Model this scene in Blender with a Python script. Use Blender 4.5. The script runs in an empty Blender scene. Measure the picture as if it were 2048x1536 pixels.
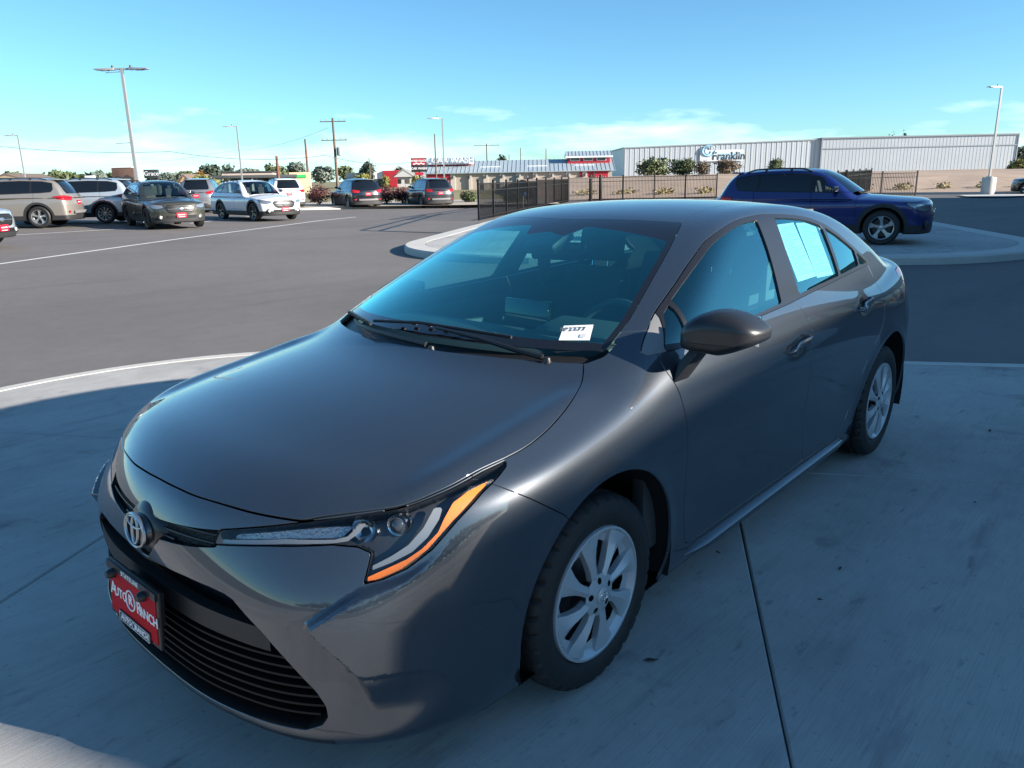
import bpy, bmesh, math, random
import numpy as np
from mathutils import Vector, Matrix
R=math.radians
rnd=random.Random(7)
scene=bpy.context.scene
# ================================================================ camera, sky, sun, exposure
CAM=np.array([1.751,2.089,1.565]); YAW=R(221.8715); PITCH=R(15.0344); ROLL=R(-1.0967); FPX=1532.57
_fw=np.array([math.cos(YAW)*math.cos(PITCH),math.sin(YAW)*math.cos(PITCH),-math.sin(PITCH)])
_rt=np.cross(_fw,[0,0,1]); _rt/=np.linalg.norm(_rt); _up=np.cross(_rt,_fw)
_rt,_up=math.cos(ROLL)*_rt+math.sin(ROLL)*_up,-math.sin(ROLL)*_rt+math.cos(ROLL)*_up
cd=bpy.data.cameras.new('camera'); cam=bpy.data.objects.new('camera',cd); scene.collection.objects.link(cam)
cd.sensor_width=36; cd.lens=FPX/2048*36; cd.clip_start=.05; cd.clip_end=6000
cam.matrix_world=Matrix(((_rt[0],_up[0],-_fw[0],CAM[0]),(_rt[1],_up[1],-_fw[1],CAM[1]),(_rt[2],_up[2],-_fw[2],CAM[2]),(0,0,0,1)))
scene.camera=cam
SUN_AZ=np.array([-.40,.917]); SUN_EL=R(19)
S=np.array([SUN_AZ[0]*math.cos(SUN_EL),SUN_AZ[1]*math.cos(SUN_EL),math.sin(SUN_EL)]); S/=np.linalg.norm(S)
world=bpy.data.worlds.new('World'); scene.world=world; world.use_nodes=True
nt=world.node_tree; nt.nodes.clear()
def N(t,ty,**k):
    n=t.nodes.new(ty)
    for a,b in k.items():
        if hasattr(n,a): setattr(n,a,b)
    return n
sky=N(nt,'ShaderNodeTexSky',sky_type='NISHITA',sun_disc=False); sky.sun_elevation=SUN_EL
sky.sun_rotation=math.atan2(S[0],S[1]); sky.air_density=1.0; sky.dust_density=.35; sky.ozone_density=2.6; sky.altitude=800
bg=N(nt,'ShaderNodeBackground'); bg.inputs[1].default_value=.076; wo=N(nt,'ShaderNodeOutputWorld')
# low bank of thin cloud near the horizon all the way round
tc=N(nt,'ShaderNodeTexCoord'); sep=N(nt,'ShaderNodeSeparateXYZ'); nt.links.new(tc.outputs['Generated'],sep.inputs[0])
mp=N(nt,'ShaderNodeMapping'); mp.inputs['Scale'].default_value=(2.2,2.2,11); nt.links.new(tc.outputs['Generated'],mp.inputs[0])
no=N(nt,'ShaderNodeTexNoise'); no.inputs['Scale'].default_value=2.6; no.inputs['Detail'].default_value=9; no.inputs['Roughness'].default_value=.58; nt.links.new(mp.outputs[0],no.inputs[0])
def M(t,op,a,b=None,c=None,clamp=False):
    n=N(t,'ShaderNodeMath',operation=op,use_clamp=clamp)
    for i,v in enumerate((a,b,c)):
        if v is None: continue
        if isinstance(v,(int,float)): n.inputs[i].default_value=v
        else: t.links.new(v,n.inputs[i])
    return n.outputs[0]
def mapr(t,v,a,b,c,d,kind='SMOOTHSTEP'):
    n=N(t,'ShaderNodeMapRange',interpolation_type=kind); t.links.new(v,n.inputs[0])
    for i,x in zip((1,2,3,4),(a,b,c,d)): n.inputs[i].default_value=x
    return n.outputs[0]
low=mapr(nt,sep.outputs[2],.02,.135,1,0); thr=mapr(nt,low,0,1,.78,.36,'LINEAR')
cl=M(nt,'MULTIPLY',M(nt,'SUBTRACT',no.outputs[0],thr),4.2,clamp=True)
cl=M(nt,'MULTIPLY',cl,mapr(nt,sep.outputs[2],.10,.175,1,0))
cl=M(nt,'MULTIPLY',cl,.72)
mx=N(nt,'ShaderNodeMix',data_type='RGBA'); nt.links.new(cl,mx.inputs[0]); nt.links.new(sky.outputs[0],mx.inputs[6])
mx.inputs[7].default_value=(10.6,8.9,8.3,1)
tn=N(nt,'ShaderNodeMix',data_type='RGBA',blend_type='MULTIPLY'); tn.inputs[0].default_value=1; nt.links.new(mx.outputs[2],tn.inputs[6]); tn.inputs[7].default_value=(.58,.90,1.02,1)
nt.links.new(tn.outputs[2],bg.inputs[0]); nt.links.new(bg.outputs[0],wo.inputs[0])
sl=bpy.data.lights.new('sun','SUN'); sl.energy=5.0; sl.angle=R(.55); sl.color=(1,.92,.82)
so=bpy.data.objects.new('sun',sl); scene.collection.objects.link(so); so.rotation_euler=Vector(S).to_track_quat('Z','Y').to_euler()
vs=scene.view_settings; vs.view_transform='Standard'; vs.look='None'; vs.gamma=1; vs.use_curve_mapping=False; vs.exposure=1.42
scene.cycles.use_denoising=True; scene.cycles.max_bounces=10; scene.cycles.transparent_max_bounces=16; scene.cycles.glossy_bounces=5; scene.cycles.caustics_reflective=False; scene.cycles.caustics_refractive=False
COL=scene.collection
# ================================================================ helpers
def tag(o,label=None,cat=None,group=None,kind=None):
    if label: o['label']=label
    if cat: o['category']=cat
    if group: o['group']=group
    if kind: o['kind']=kind
    return o
def empty(name,loc=(0,0,0),rz=0,label=None,cat=None,group=None):
    o=bpy.data.objects.new(name,None); COL.objects.link(o); o.location=loc; o.rotation_euler=(0,0,rz); o.empty_display_size=.2
    return tag(o,label,cat,group)
def meshobj(name,V,F,mat,parent=None,normals=None,smooth=False):
    me=bpy.data.meshes.new(name); V=np.asarray(V,float)
    if isinstance(F,np.ndarray) and F.ndim==2:
        k=F.shape[1]; me.vertices.add(len(V)); me.vertices.foreach_set('co',V.ravel()); me.loops.add(F.size); me.loops.foreach_set('vertex_index',F.astype(np.int32).ravel())
        me.polygons.add(len(F)); me.polygons.foreach_set('loop_start',np.arange(0,F.size,k,dtype=np.int32)); me.update(calc_edges=True); me.validate()
    else:
        me.from_pydata([tuple(v) for v in V],[],[tuple(int(i) for i in f) for f in F]); me.update()
    if normals is not None or smooth:
        me.polygons.foreach_set('use_smooth',np.ones(len(me.polygons),bool))
        if normals is not None and len(me.vertices)==len(normals): me.normals_split_custom_set_from_vertices([tuple(n) for n in normals])
    return link(name,me,mat,parent)
def link(name,me,mat,parent=None):
    o=bpy.data.objects.new(name,me); COL.objects.link(o)
    if mat is not None and not me.materials: me.materials.append(mat)
    if parent is not None: o.parent=parent
    return o
class MB:
    """collects simple solids into one mesh"""
    def __init__(s): s.v=[]; s.f=[]
    def add(s,V,F):
        n=len(s.v); s.v+= [tuple(map(float,p)) for p in V]; s.f+=[tuple(int(i)+n for i in f) for f in F]; return s
    def box(s,c,d,rz=0,rx=0,ry=0,taper=1.0):
        h=np.array(d)/2; P=[]
        for z in(-1,1):
            k=taper if z>0 else 1
            for x,y in((-1,-1),(1,-1),(1,1),(-1,1)): P.append((x*h[0]*k,y*h[1]*k,z*h[2]))
        m=Matrix.Rotation(rz,3,'Z')@Matrix.Rotation(ry,3,'Y')@Matrix.Rotation(rx,3,'X')
        return s.add([m@Vector(p)+Vector(c) for p in P],[(3,2,1,0),(4,5,6,7),(0,1,5,4),(1,2,6,5),(2,3,7,6),(3,0,4,7)])
    def bar(s,a,b,w,h=None,n=4,r2=None):
        """bar between two points; n sides"""
        a=Vector(a); b=Vector(b); d=(b-a).normalized(); u=d.cross(Vector((0,0,1)))
        if u.length<1e-4: u=Vector((1,0,0))
        u.normalize(); w2=d.cross(u); h=h or w; P=[]
        for q,k in((a,1),(b,(r2/w if r2 else 1))):
            for i in range(n):
                t=2*math.pi*(i+.5)/n; c=math.sqrt(2) if n==4 else 1
                P.append(q+(u*math.cos(t)*w+w2*math.sin(t)*h)*.5*c*k)
        return s.add(P,[tuple(range(n))[::-1],tuple(range(n,2*n))]+[(i,(i+1)%n,n+(i+1)%n,n+i) for i in range(n)])
    def tube(s,pts,r,n=8,caps=True):
        pts=[Vector(p) for p in pts]; m=len(pts); rr=r if hasattr(r,'__len__') else [r]*m; P=[]; pu=None
        for i,p in enumerate(pts):
            d=(pts[min(i+1,m-1)]-pts[max(i-1,0)]).normalized()
            u=d.cross(Vector((0,0,1))) if pu is None else pu-d*pu.dot(d)
            if u.length<1e-3: u=d.cross(Vector((0,1,0)))
            u.normalize(); pu=u; w=d.cross(u)
            for k in range(n): t=2*math.pi*k/n; P.append(p+(u*math.cos(t)+w*math.sin(t))*rr[i])
        F=[(i*n+k,i*n+(k+1)%n,(i+1)*n+(k+1)%n,(i+1)*n+k) for i in range(m-1) for k in range(n)]
        if caps: F+=[tuple(range(n))[::-1],tuple(range((m-1)*n,m*n))]
        return s.add(P,F)
    def prism(s,poly,a,b,axis='y'):
        """polygon in the plane across axis, extruded from a to b"""
        n=len(poly); P=[]
        for t in(a,b):
            for p in poly: P.append({'y':(p[0],t,p[1]),'x':(t,p[0],p[1]),'z':(p[0],p[1],t)}[axis])
        return s.add(P,[tuple(range(n)),tuple(range(n,2*n))[::-1]]+[(i,n+i,n+(i+1)%n,(i+1)%n) for i in range(n)])
    def lathe(s,prof,c=(0,0,0),axis='y',n=32,close=False):
        P=[]; m=len(prof)
        for k in range(n):
            t=2*math.pi*k/n
            for r,h in prof:
                q={'y':(r*math.cos(t),h,r*math.sin(t)),'z':(r*math.cos(t),r*math.sin(t),h),'x':(h,r*math.cos(t),r*math.sin(t))}[axis]
                P.append((q[0]+c[0],q[1]+c[1],q[2]+c[2]))
        F=[(k*m+i,k*m+i+1,((k+1)%n)*m+i+1,((k+1)%n)*m+i) for k in range(n) for i in range(m-1)]
        return s.add(P,F)
    def build(s,name,mat,parent=None,smooth=False,bevel=0,auto=None):
        me=bpy.data.meshes.new(name); me.from_pydata(s.v,[],s.f); me.update()
        if bevel or not smooth:
            bm=bmesh.new(); bm.from_mesh(me)
            bmesh.ops.recalc_face_normals(bm,faces=bm.faces)
            if bevel: bmesh.ops.bevel(bm,geom=[e for e in bm.edges if len(e.link_faces)==2 and e.calc_face_angle(0)>.5],offset=bevel,segments=2,affect='EDGES',profile=.6)
            bm.to_mesh(me); bm.free()
        else:
            bm=bmesh.new(); bm.from_mesh(me); bmesh.ops.recalc_face_normals(bm,faces=bm.faces); bm.to_mesh(me); bm.free()
        if smooth or bevel:
            me.polygons.foreach_set('use_smooth',np.ones(len(me.polygons),bool))
            me.set_sharp_from_angle(angle=R(auto or 38))
        return link(name,me,mat,parent)
def copy_tree(o,parent=None):
    c=o.copy(); COL.objects.link(c); c.parent=parent
    for ch in list(o.children): copy_tree(ch,c)
    return c
def text_obj(name,body,mat,size,parent=None,extrude=.001,offset=0,align='CENTER',space=1.0):
    cu=bpy.data.curves.new(name,'FONT'); cu.body=body; cu.size=size; cu.extrude=extrude; cu.offset=offset; cu.align_x=align; cu.align_y='CENTER'; cu.space_character=space; cu.resolution_u=3
    t=bpy.data.objects.new(name,cu); me=bpy.data.meshes.new_from_object(t); bpy.data.objects.remove(t); bpy.data.curves.remove(cu)
    me.name=name; me.materials.clear()
    return link(name,me,mat,parent)
def place(o,origin,xdir,ydir):
    """put a flat object (local xy) so that its x and y run along the given directions"""
    x=Vector(xdir).normalized(); y=Vector(ydir); z=x.cross(y).normalized(); y=z.cross(x)
    o.matrix_local=Matrix(((x.x,y.x,z.x,origin[0]),(x.y,y.y,z.y,origin[1]),(x.z,y.z,z.z,origin[2]),(0,0,0,1))); return o
# ---------------------------------------------------------------- where a pixel of the 2048 px photograph lies in the place
_fh=np.array([math.cos(YAW),math.sin(YAW)]); _rh=np.array([math.sin(YAW),-math.cos(YAW)])
def ray(u,v): return _fw+_rt*(u-1024)/FPX-_up*(v-768)/FPX
def zt(x,y):
    """height of the asphalt: level, rising gently to the left of the lot"""
    l=-((x-CAM[0])*_rh[0]+(y-CAM[1])*_rh[1]); return -.05+.0175*np.clip(l-2.5,0,20)
def gnd(u,v,z=None):
    d=ray(u,v)
    if z is not None: return CAM+d*(z-CAM[2])/d[2]
    p=CAM+d*(-.05-CAM[2])/d[2]
    for _ in range(30): p=CAM+d*(zt(p[0],p[1])-CAM[2])/d[2]
    return p
def ld(lat,dep):
    p=CAM[:2]+_fh*dep+_rh*lat; return p
def far(u,v,dep):
    d=ray(u,v); return CAM+d*dep/(d[0]*_fh[0]+d[1]*_fh[1])
# ================================================================ materials
MATS={}
def mat(name,base=(.5,.5,.5),rough=.5,metal=0,coat=0,emit=None,spec=.5,alpha=None,bump=None,vary=None,coat_rough=.03,ior=1.5):
    if name in MATS: return MATS[name]
    m=bpy.data.materials.new(name); m.use_nodes=True; t=m.node_tree; b=t.nodes['Principled BSDF']
    b.inputs['Base Color'].default_value=(*base,1); b.inputs['Roughness'].default_value=rough; b.inputs['Metallic'].default_value=metal
    b.inputs['Coat Weight'].default_value=coat; b.inputs['Coat Roughness'].default_value=coat_rough; b.inputs['Specular IOR Level'].default_value=spec; b.inputs['IOR'].default_value=ior
    if emit: b.inputs['Emission Color'].default_value=(*emit[:3],1); b.inputs['Emission Strength'].default_value=emit[3]
    if vary or bump:
        c=N(t,'ShaderNodeTexCoord')
    if vary:   # (scale, amount, detail)
        n=N(t,'ShaderNodeTexNoise'); n.inputs['Scale'].default_value=vary[0]; n.inputs['Detail'].default_value=vary[2] if len(vary)>2 else 6; n.inputs['Roughness'].default_value=.65
        t.links.new(c.outputs['Object'],n.inputs[0])
        h=N(t,'ShaderNodeMix',data_type='RGBA'); a=vary[1]
        h.inputs[6].default_value=(*[x*(1-a) for x in base],1); h.inputs[7].default_value=(*[min(x*(1+a),1) for x in base],1)
        t.links.new(mapr(t,n.outputs[0],.3,.7,0,1,'LINEAR'),h.inputs[0]); t.links.new(h.outputs[2],b.inputs['Base Color'])
    if bump:   # (scale, strength, distance)
        n=N(t,'ShaderNodeTexNoise'); n.inputs['Scale'].default_value=bump[0]; n.inputs['Detail'].default_value=4; t.links.new(c.outputs['Object'],n.inputs[0])
        k=N(t,'ShaderNodeBump'); k.inputs['Strength'].default_value=bump[1]; k.inputs['Distance'].default_value=bump[2]; t.links.new(n.outputs[0],k.inputs['Height']); t.links.new(k.outputs[0],b.inputs['Normal'])
    MATS[name]=m; return m
def glass_mat(name,tint=(.8,.95,.93),refl=1.45,extra=0.0,boost=1.5,coatc=(1,1,1)):
    """thin pane: mirror reflection by Fresnel over tinted transparency"""
    if name in MATS: return MATS[name]
    m=bpy.data.materials.new(name); m.use_nodes=True; t=m.node_tree; t.nodes.clear()
    o=N(t,'ShaderNodeOutputMaterial'); g=N(t,'ShaderNodeBsdfGlossy'); g.inputs['Roughness'].default_value=.01; g.inputs['Color'].default_value=(*coatc,1)
    tr=N(t,'ShaderNodeBsdfTransparent'); tr.inputs[0].default_value=(*tint,1); f=N(t,'ShaderNodeFresnel'); ge=N(t,'ShaderNodeNewGeometry'); t.links.new(mapr(t,ge.outputs['Backfacing'],0,1,refl,1/refl,'LINEAR'),f.inputs[0])
    mxs=N(t,'ShaderNodeMixShader'); t.links.new(M(t,'ADD',M(t,'MULTIPLY',f.outputs[0],boost),extra,clamp=True),mxs.inputs[0]); t.links.new(tr.outputs[0],mxs.inputs[1]); t.links.new(g.outputs[0],mxs.inputs[2]); t.links.new(mxs.outputs[0],o.inputs[0])
    MATS[name]=m; return m
def paint(name,base,metal=.55,rough=.38,flake=True):
    if name in MATS: return MATS[name]
    m=mat(name,base,rough,metal,1.0,coat_rough=.012); m.node_tree.nodes['Principled BSDF'].inputs['Coat IOR'].default_value=1.72
    if flake:
        t=m.node_tree; b=t.nodes['Principled BSDF']; c=N(t,'ShaderNodeTexCoord'); v=N(t,'ShaderNodeTexVoronoi'); v.inputs['Scale'].default_value=1400; t.links.new(c.outputs['Object'],v.inputs[0])
        h=N(t,'ShaderNodeMix',data_type='RGBA'); h.inputs[6].default_value=(*[x*.72 for x in base],1); h.inputs[7].default_value=(*[min(1,x*1.35) for x in base],1)
        s=N(t,'ShaderNodeSeparateColor'); t.links.new(v.outputs['Color'],s.inputs[0]); t.links.new(s.outputs[0],h.inputs[0]); t.links.new(h.outputs[2],b.inputs['Base Color'])
    return m
BLACK=mat('black_plastic',(.012,.012,.013),.42,bump=(900,.15,.0004))
DARK=mat('dark_void',(.006,.006,.007),.7)
SATIN=mat('satin_black_trim',(.015,.015,.017),.30)
GLOSSB=mat('gloss_black',(.008,.008,.009),.08,coat=.6)
CHROME=mat('chrome',(.75,.76,.77),.08,1.0)
SILVER=mat('silver_wheel_paint',(.46,.48,.50),.42,.35,.25)
RUBBER=mat('tyre_rubber',(.014,.0135,.0135),.62,vary=(60,.35),bump=(300,.2,.001))
WHITEP=mat('white_paint',(.8,.8,.8),.5)
GLASS=glass_mat('window_glass',(.52,.93,.92),1.5,.07,2.4,(.55,1,.95))
TINT=glass_mat('tinted_glass',(.10,.12,.125),1.5,.02)
WSG=glass_mat('windshield_glass',(.50,.95,.95),1.5,.13,2.0,(.42,1,.92))
LENS=glass_mat('clear_lens',(.96,.97,.97),1.45,0,1.0)
REDL=mat('red_lamp_lens',(.42,.012,.02),.12,coat=.8)
AMBER=mat('amber_reflector',(.95,.20,.004),.45,coat=.3,bump=(420,.5,.002))
# ================================================================ implicit surfaces
# ---------------------------------------------------------------- implicit surface tools
def nspl(xs, ys):
    xs=np.asarray(xs,float); ys=np.asarray(ys,float); o=np.argsort(xs); xs=xs[o]; ys=ys[o]
    n=len(xs); h=np.diff(xs); A=np.zeros((n,n)); b=np.zeros((n,)+ys.shape[1:]); A[0,0]=A[-1,-1]=1
    for i in range(1,n-1):
        A[i,i-1]=h[i-1]; A[i,i]=2*(h[i-1]+h[i]); A[i,i+1]=h[i]
        b[i]=6*((ys[i+1]-ys[i])/h[i]-(ys[i]-ys[i-1])/h[i-1])
    M=np.linalg.solve(A,b); d0=(ys[1]-ys[0])/h[0]-h[0]*M[1]/6; d1=(ys[-1]-ys[-2])/h[-1]+h[-1]*M[-2]/6
    # cubic coefficients per piece, with straight pieces at both ends
    if ys.ndim==1:
        A0=np.concatenate([[ys[0]],ys[:-1],[ys[-1]]]); A1=np.concatenate([[d0],(ys[1:]-ys[:-1])/h-h*(2*M[:-1]+M[1:])/6,[d1]]); A2=np.concatenate([[0],M[:-1]/2,[0]]); A3=np.concatenate([[0],(M[1:]-M[:-1])/(6*h),[0]]); X0=np.concatenate([[xs[0]],xs])
    def f(t):
        t=np.asarray(t,float); i=np.searchsorted(xs,t); u=t-X0[i]
        return ((A3[i]*u+A2[i])*u+A1[i])*u+A0[i]
    return f
def grid2(xs, zs, tab):
    """bicubic natural spline through a table, evaluated cell by cell"""
    xs=np.array(xs,float); zs=np.array(zs,float); tab=np.array(tab,float)
    ox=np.argsort(xs); oz=np.argsort(zs); xs=xs[ox]; zs=zs[oz]; tab=tab[ox][:,oz]
    def coef(k):
        n=len(k); E=np.eye(n); B=np.stack([nspl(k,E[i])(np.stack([k[:-1]+(k[1:]-k[:-1])*t for t in(0,1/3,2/3,1)],1)) for i in range(n)],-1)
        hh=np.diff(k); Vm=np.stack([np.vander([0,h_/3,2*h_/3,h_],4,increasing=True) for h_ in hh])
        return np.linalg.solve(Vm,B)
    A=coef(xs); Bz=coef(zs); K=np.einsum('ipm,mn,jqn->ijpq',A,tab,Bz).reshape(len(xs)-1,len(zs)-1,16)
    def f(x,z):
        sh=np.broadcast(x,z).shape; x=np.clip(np.broadcast_to(x,sh).ravel(),xs[0],xs[-1]); z=np.clip(np.broadcast_to(z,sh).ravel(),zs[0],zs[-1])
        i=np.clip(np.searchsorted(xs,x)-1,0,len(xs)-2); j=np.clip(np.searchsorted(zs,z)-1,0,len(zs)-2)
        u=x-xs[i]; w=z-zs[j]; c=K[i,j].T
        r=[((c[4*p+3]*w+c[4*p+2])*w+c[4*p+1])*w+c[4*p] for p in range(4)]
        return (((r[3]*u+r[2])*u+r[1])*u+r[0]).reshape(sh)
    return f
def smax(a,b,k):
    h=np.maximum(k-np.abs(a-b),0)/k
    return np.maximum(a,b)+h*h*h*k/6
def smin(a,b,k): return -smax(-a,-b,k)
def sstep(t): t=np.clip(t,0,1); return t*t*(3-2*t)
def sdpoly(P, px, py, closed=True):
    """signed distance to a polygon, negative inside"""
    P=np.asarray(P,float); n=len(P); d=np.full(np.shape(px),1e9); ins=np.zeros(np.shape(px),bool)
    for i in range(n if closed else n-1):
        a=P[i]; b=P[(i+1)%n]; e=b-a; wx=px-a[0]; wy=py-a[1]
        t=np.clip((wx*e[0]+wy*e[1])/max(e@e,1e-12),0,1); d=np.minimum(d,(wx-e[0]*t)**2+(wy-e[1]*t)**2)
        if closed:
            c=(a[1]<=py)!=(b[1]<=py)
            with np.errstate(divide='ignore',invalid='ignore'):
                xc=a[0]+(py-a[1])/(b[1]-a[1] if b[1]!=a[1] else 1e-12)*e[0]
            ins^=c&(px<xc)
    d=np.sqrt(d); return np.where(ins,-d,d) if closed else d
def smooth_line(P, n=8, closed=False):
    """Catmull-Rom through the points"""
    P=np.asarray(P,float); Q=[]; m=len(P)
    for i in range(m if closed else m-1):
        g=lambda k: P[k%m] if closed else P[min(max(k,0),m-1)]
        p0,p1,p2,p3=g(i-1),g(i),g(i+1),g(i+2)
        for t in np.arange(n)/n:
            Q.append(.5*((2*p1)+(-p0+p2)*t+(2*p0-5*p1+4*p2-p3)*t*t+(-p0+3*p1-3*p2+p3)*t**3))
    if not closed: Q.append(P[-1])
    return np.array(Q)
def surface_nets(phi, lo, hi, h):
    ax=[np.arange(lo[i],hi[i]+h,h) for i in range(3)]
    # coarse pass first, the fine grid only near the surface
    q=4; cx_=[a[::q] for a in ax]; CX=np.meshgrid(*cx_,indexing='ij'); CV=phi(*CX); near=np.abs(CV)<h*q*1.25
    for a in range(3):
        for d in(1,-1): near|=np.roll(near,d,a)&(np.abs(CV)<h*q*2.2)
    n_=[len(a) for a in ax]
    def grow(A,sh):
        # every fine sample takes its nearest coarse sample
        I=[np.clip((np.arange(k)+q//2)//q,0,A.shape[i]-1) for i,k in enumerate(n_)]
        return A[np.ix_(*I)]
    V=grow(CV,n_).copy(); Mk=grow(near,n_); I=np.argwhere(Mk)
    for i0 in range(0,len(I),400000):
        J=I[i0:i0+400000]; V[J[:,0],J[:,1],J[:,2]]=phi(ax[0][J[:,0]],ax[1][J[:,1]],ax[2][J[:,2]])
    S=V<0; nx,ny,nz=V.shape
    acc=np.zeros((nx-1,ny-1,nz-1,3)); cnt=np.zeros((nx-1,ny-1,nz-1))
    for a in range(3):
        sl0=[slice(None)]*3; sl1=[slice(None)]*3; sl0[a]=slice(0,-1); sl1[a]=slice(1,None)
        v0=V[tuple(sl0)]; v1=V[tuple(sl1)]; cr=(v0<0)!=(v1<0)
        I=np.argwhere(cr); t=v0[cr]/(v0[cr]-v1[cr]); p=I.astype(float); p[:,a]+=t
        b,c=[k for k in range(3) if k!=a]
        for db in(0,1):
            for dc in(0,1):
                J=I.copy(); J[:,b]-=db; J[:,c]-=dc
                ok=(J[:,b]>=0)&(J[:,c]>=0)&(J[:,b]<acc.shape[b])&(J[:,c]<acc.shape[c])
                J=J[ok]; np.add.at(acc,tuple(J.T),p[ok]); np.add.at(cnt,tuple(J.T),1)
    m=cnt>0; idx=np.full(m.shape,-1); idx[m]=np.arange(m.sum())
    verts=acc[m]/cnt[m][:,None]*h+np.array([a_[0] for a_ in ax])
    tris=[]
    for a in range(3):
        sl0=[slice(None)]*3; sl1=[slice(None)]*3; sl0[a]=slice(0,-1); sl1[a]=slice(1,None)
        s0=S[tuple(sl0)]; s1=S[tuple(sl1)]; I=np.argwhere(s0!=s1); sg=s0[s0!=s1]
        b,c=(a+1)%3,(a+2)%3
        q=[]
        for db,dc in((1,1),(0,1),(0,0),(1,0)):
            J=I.copy(); J[:,b]-=db; J[:,c]-=dc
            ok=(J>=0).all(1)&(J<np.array(m.shape)).all(1); K=np.clip(J,0,np.array(m.shape)-1)
            q.append(np.where(ok,idx[tuple(K.T)],-1))
        q=np.stack(q,1); good=(q>=0).all(1); q=q[good]; g=sg[good]
        q[~g]=q[~g][:,::-1]
        tris.append(q[:,[0,1,2]]); tris.append(q[:,[0,2,3]])
    return verts,np.concatenate(tris)
def grad(phi,P,e=1e-3):
    G=np.empty_like(P)
    for a in range(3):
        d=np.zeros(3); d[a]=e; A=P+d; B=P-d
        G[:,a]=(phi(A[:,0],A[:,1],A[:,2])-phi(B[:,0],B[:,1],B[:,2]))/(2*e)
    return G
def snap(phi,P,it=3):
    for _ in range(it):
        G=grad(phi,P); v=phi(P[:,0],P[:,1],P[:,2]); P=P-np.clip(v/np.maximum((G*G).sum(1),.05),-.03,.03)[:,None]*G
    return P
def compact(V,T):
    u,inv=np.unique(T,return_inverse=True); return V[u],inv.reshape(T.shape)
def split(V,T,d,g=0.0):
    """slice a triangle mesh at d=-g / d=+g, return (inside d<-g, outside d>g)"""
    def half(V,T,d):
        keep=d<0; n=keep[T].sum(1); out=[T[n==3]]; P=[V]; nv=len(V); cache={}
        Tm=T[(n==1)|(n==2)]; new=[]; newp=[]
        for t in Tm:
            k=keep[t]; r=int(np.argmax(k)) if k.sum()==1 else int(np.argmin(k)); a,b,c=t[r],t[(r+1)%3],t[(r+2)%3]
            def cut(i,j):
                key=(min(i,j),max(i,j))
                if key not in cache:
                    i0,j0=key; tt=d[i0]/(d[i0]-d[j0]); newp.append(V[i0]+(V[j0]-V[i0])*tt); cache[key]=nv+len(newp)-1
                return cache[key]
            ab=cut(a,b); ac=cut(a,c)
            if k.sum()==1: new.append((a,ab,ac))
            else: new.append((ab,b,c)); new.append((ab,c,ac))
        if newp: P.append(np.array(newp))
        if new: out.append(np.array(new))
        TT=np.concatenate(out)
        return compact(np.concatenate(P),TT) if len(TT) else (np.zeros((0,3)),np.zeros((0,3),int))
    return half(V,T,d+g),half(V,T,-d+g)
def subdivide(V,T,mask):
    """1 to 4 split of the masked triangles (neighbours are split along so that no crack opens)"""
    E={}; P=[]; nv=len(V)
    for t in T[mask]:
        for i,j in((t[0],t[1]),(t[1],t[2]),(t[2],t[0])):
            k=(min(i,j),max(i,j))
            if k not in E: E[k]=nv+len(P); P.append((V[i]+V[j])/2)
    out=[]
    for t in T:
        a,b,c=t; m=[E.get((min(i,j),max(i,j)),-1) for i,j in((a,b),(b,c),(c,a))]; k=sum(x>=0 for x in m)
        if k==0: out.append(t)
        elif k==3: out+= [(a,m[0],m[2]),(m[0],b,m[1]),(m[2],m[1],c),(m[0],m[1],m[2])]
        else:
            r=next(i for i in range(3) if m[i]>=0 and (k==1 or m[(i+1)%3]>=0)); tt=[a,b,c]; p,q,s=tt[r],tt[(r+1)%3],tt[(r+2)%3]
            m1=m[r]
            if k==1: out+=[(p,m1,s),(m1,q,s)]
            else:
                m2=m[(r+1)%3]; out+=[(m1,q,m2),(p,m1,s),(m1,m2,s)]
    return np.concatenate([V,np.array(P)]) if P else V,np.array(out)
# ---------------------------------------------------------------- the sedan's skin: x forward from the front axle, y to its left, z up
_W=grid2([.95,.7,.4,0,-.45,-1,-1.6,-2.2,-2.7,-3.1,-3.5,-3.75],[.14,.25,.35,.5,.65,.78,.86,.95,1.06],[
 [.76,.79,.80,.80,.79,.78,.76,.72,.65],
 [.80,.825,.835,.84,.835,.82,.80,.765,.70],
 [.825,.855,.865,.873,.874,.862,.842,.80,.725],
 [.83,.858,.870,.883,.888,.880,.860,.818,.745],
 [.825,.848,.856,.868,.879,.881,.870,.842,.79],
 [.825,.842,.848,.861,.877,.882,.873,.853,.815],
 [.825,.842,.848,.861,.879,.886,.877,.857,.822],
 [.825,.845,.853,.868,.884,.890,.879,.855,.815],
 [.83,.856,.870,.885,.891,.888,.870,.838,.785],
 [.82,.845,.860,.872,.876,.868,.846,.806,.745],
 [.76,.80,.825,.838,.838,.826,.80,.755,.69],
 [.70,.75,.78,.79,.79,.775,.745,.70,.63]])
_Hc=nspl([1.05,.97,.93,.88,.8,.65,.45,.25,.05,-.15,-.5,-1.5,-2.6,-3.0,-3.2,-3.4,-3.55,-3.66,-3.75],
         [.60,.715,.768,.80,.831,.868,.908,.940,.970,.990,.99,.99,1.0,1.045,1.068,1.075,1.078,1.07,1.03])
_Hd=nspl([1.0,.8,.5,.2,-.1,-.4,-2.6,-3.2,-3.7],[.05,.075,.085,.085,.075,.03,.03,.05,.06])
def _H(x,y):
    t=np.abs(y)/.75
    return _Hc(x)-_Hd(x)*(.75*t**2+.25*t**4)+.020*np.exp(-((np.abs(y)-.735)/.06)**2)*sstep((x+.3)/.3)
_Fc=nspl([.05,.14,.19,.24,.32,.45,.55,.62,.68,.72,.76,.82],[.80,.935,.984,.994,.990,.984,.984,.982,.972,.958,.935,.87])
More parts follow.
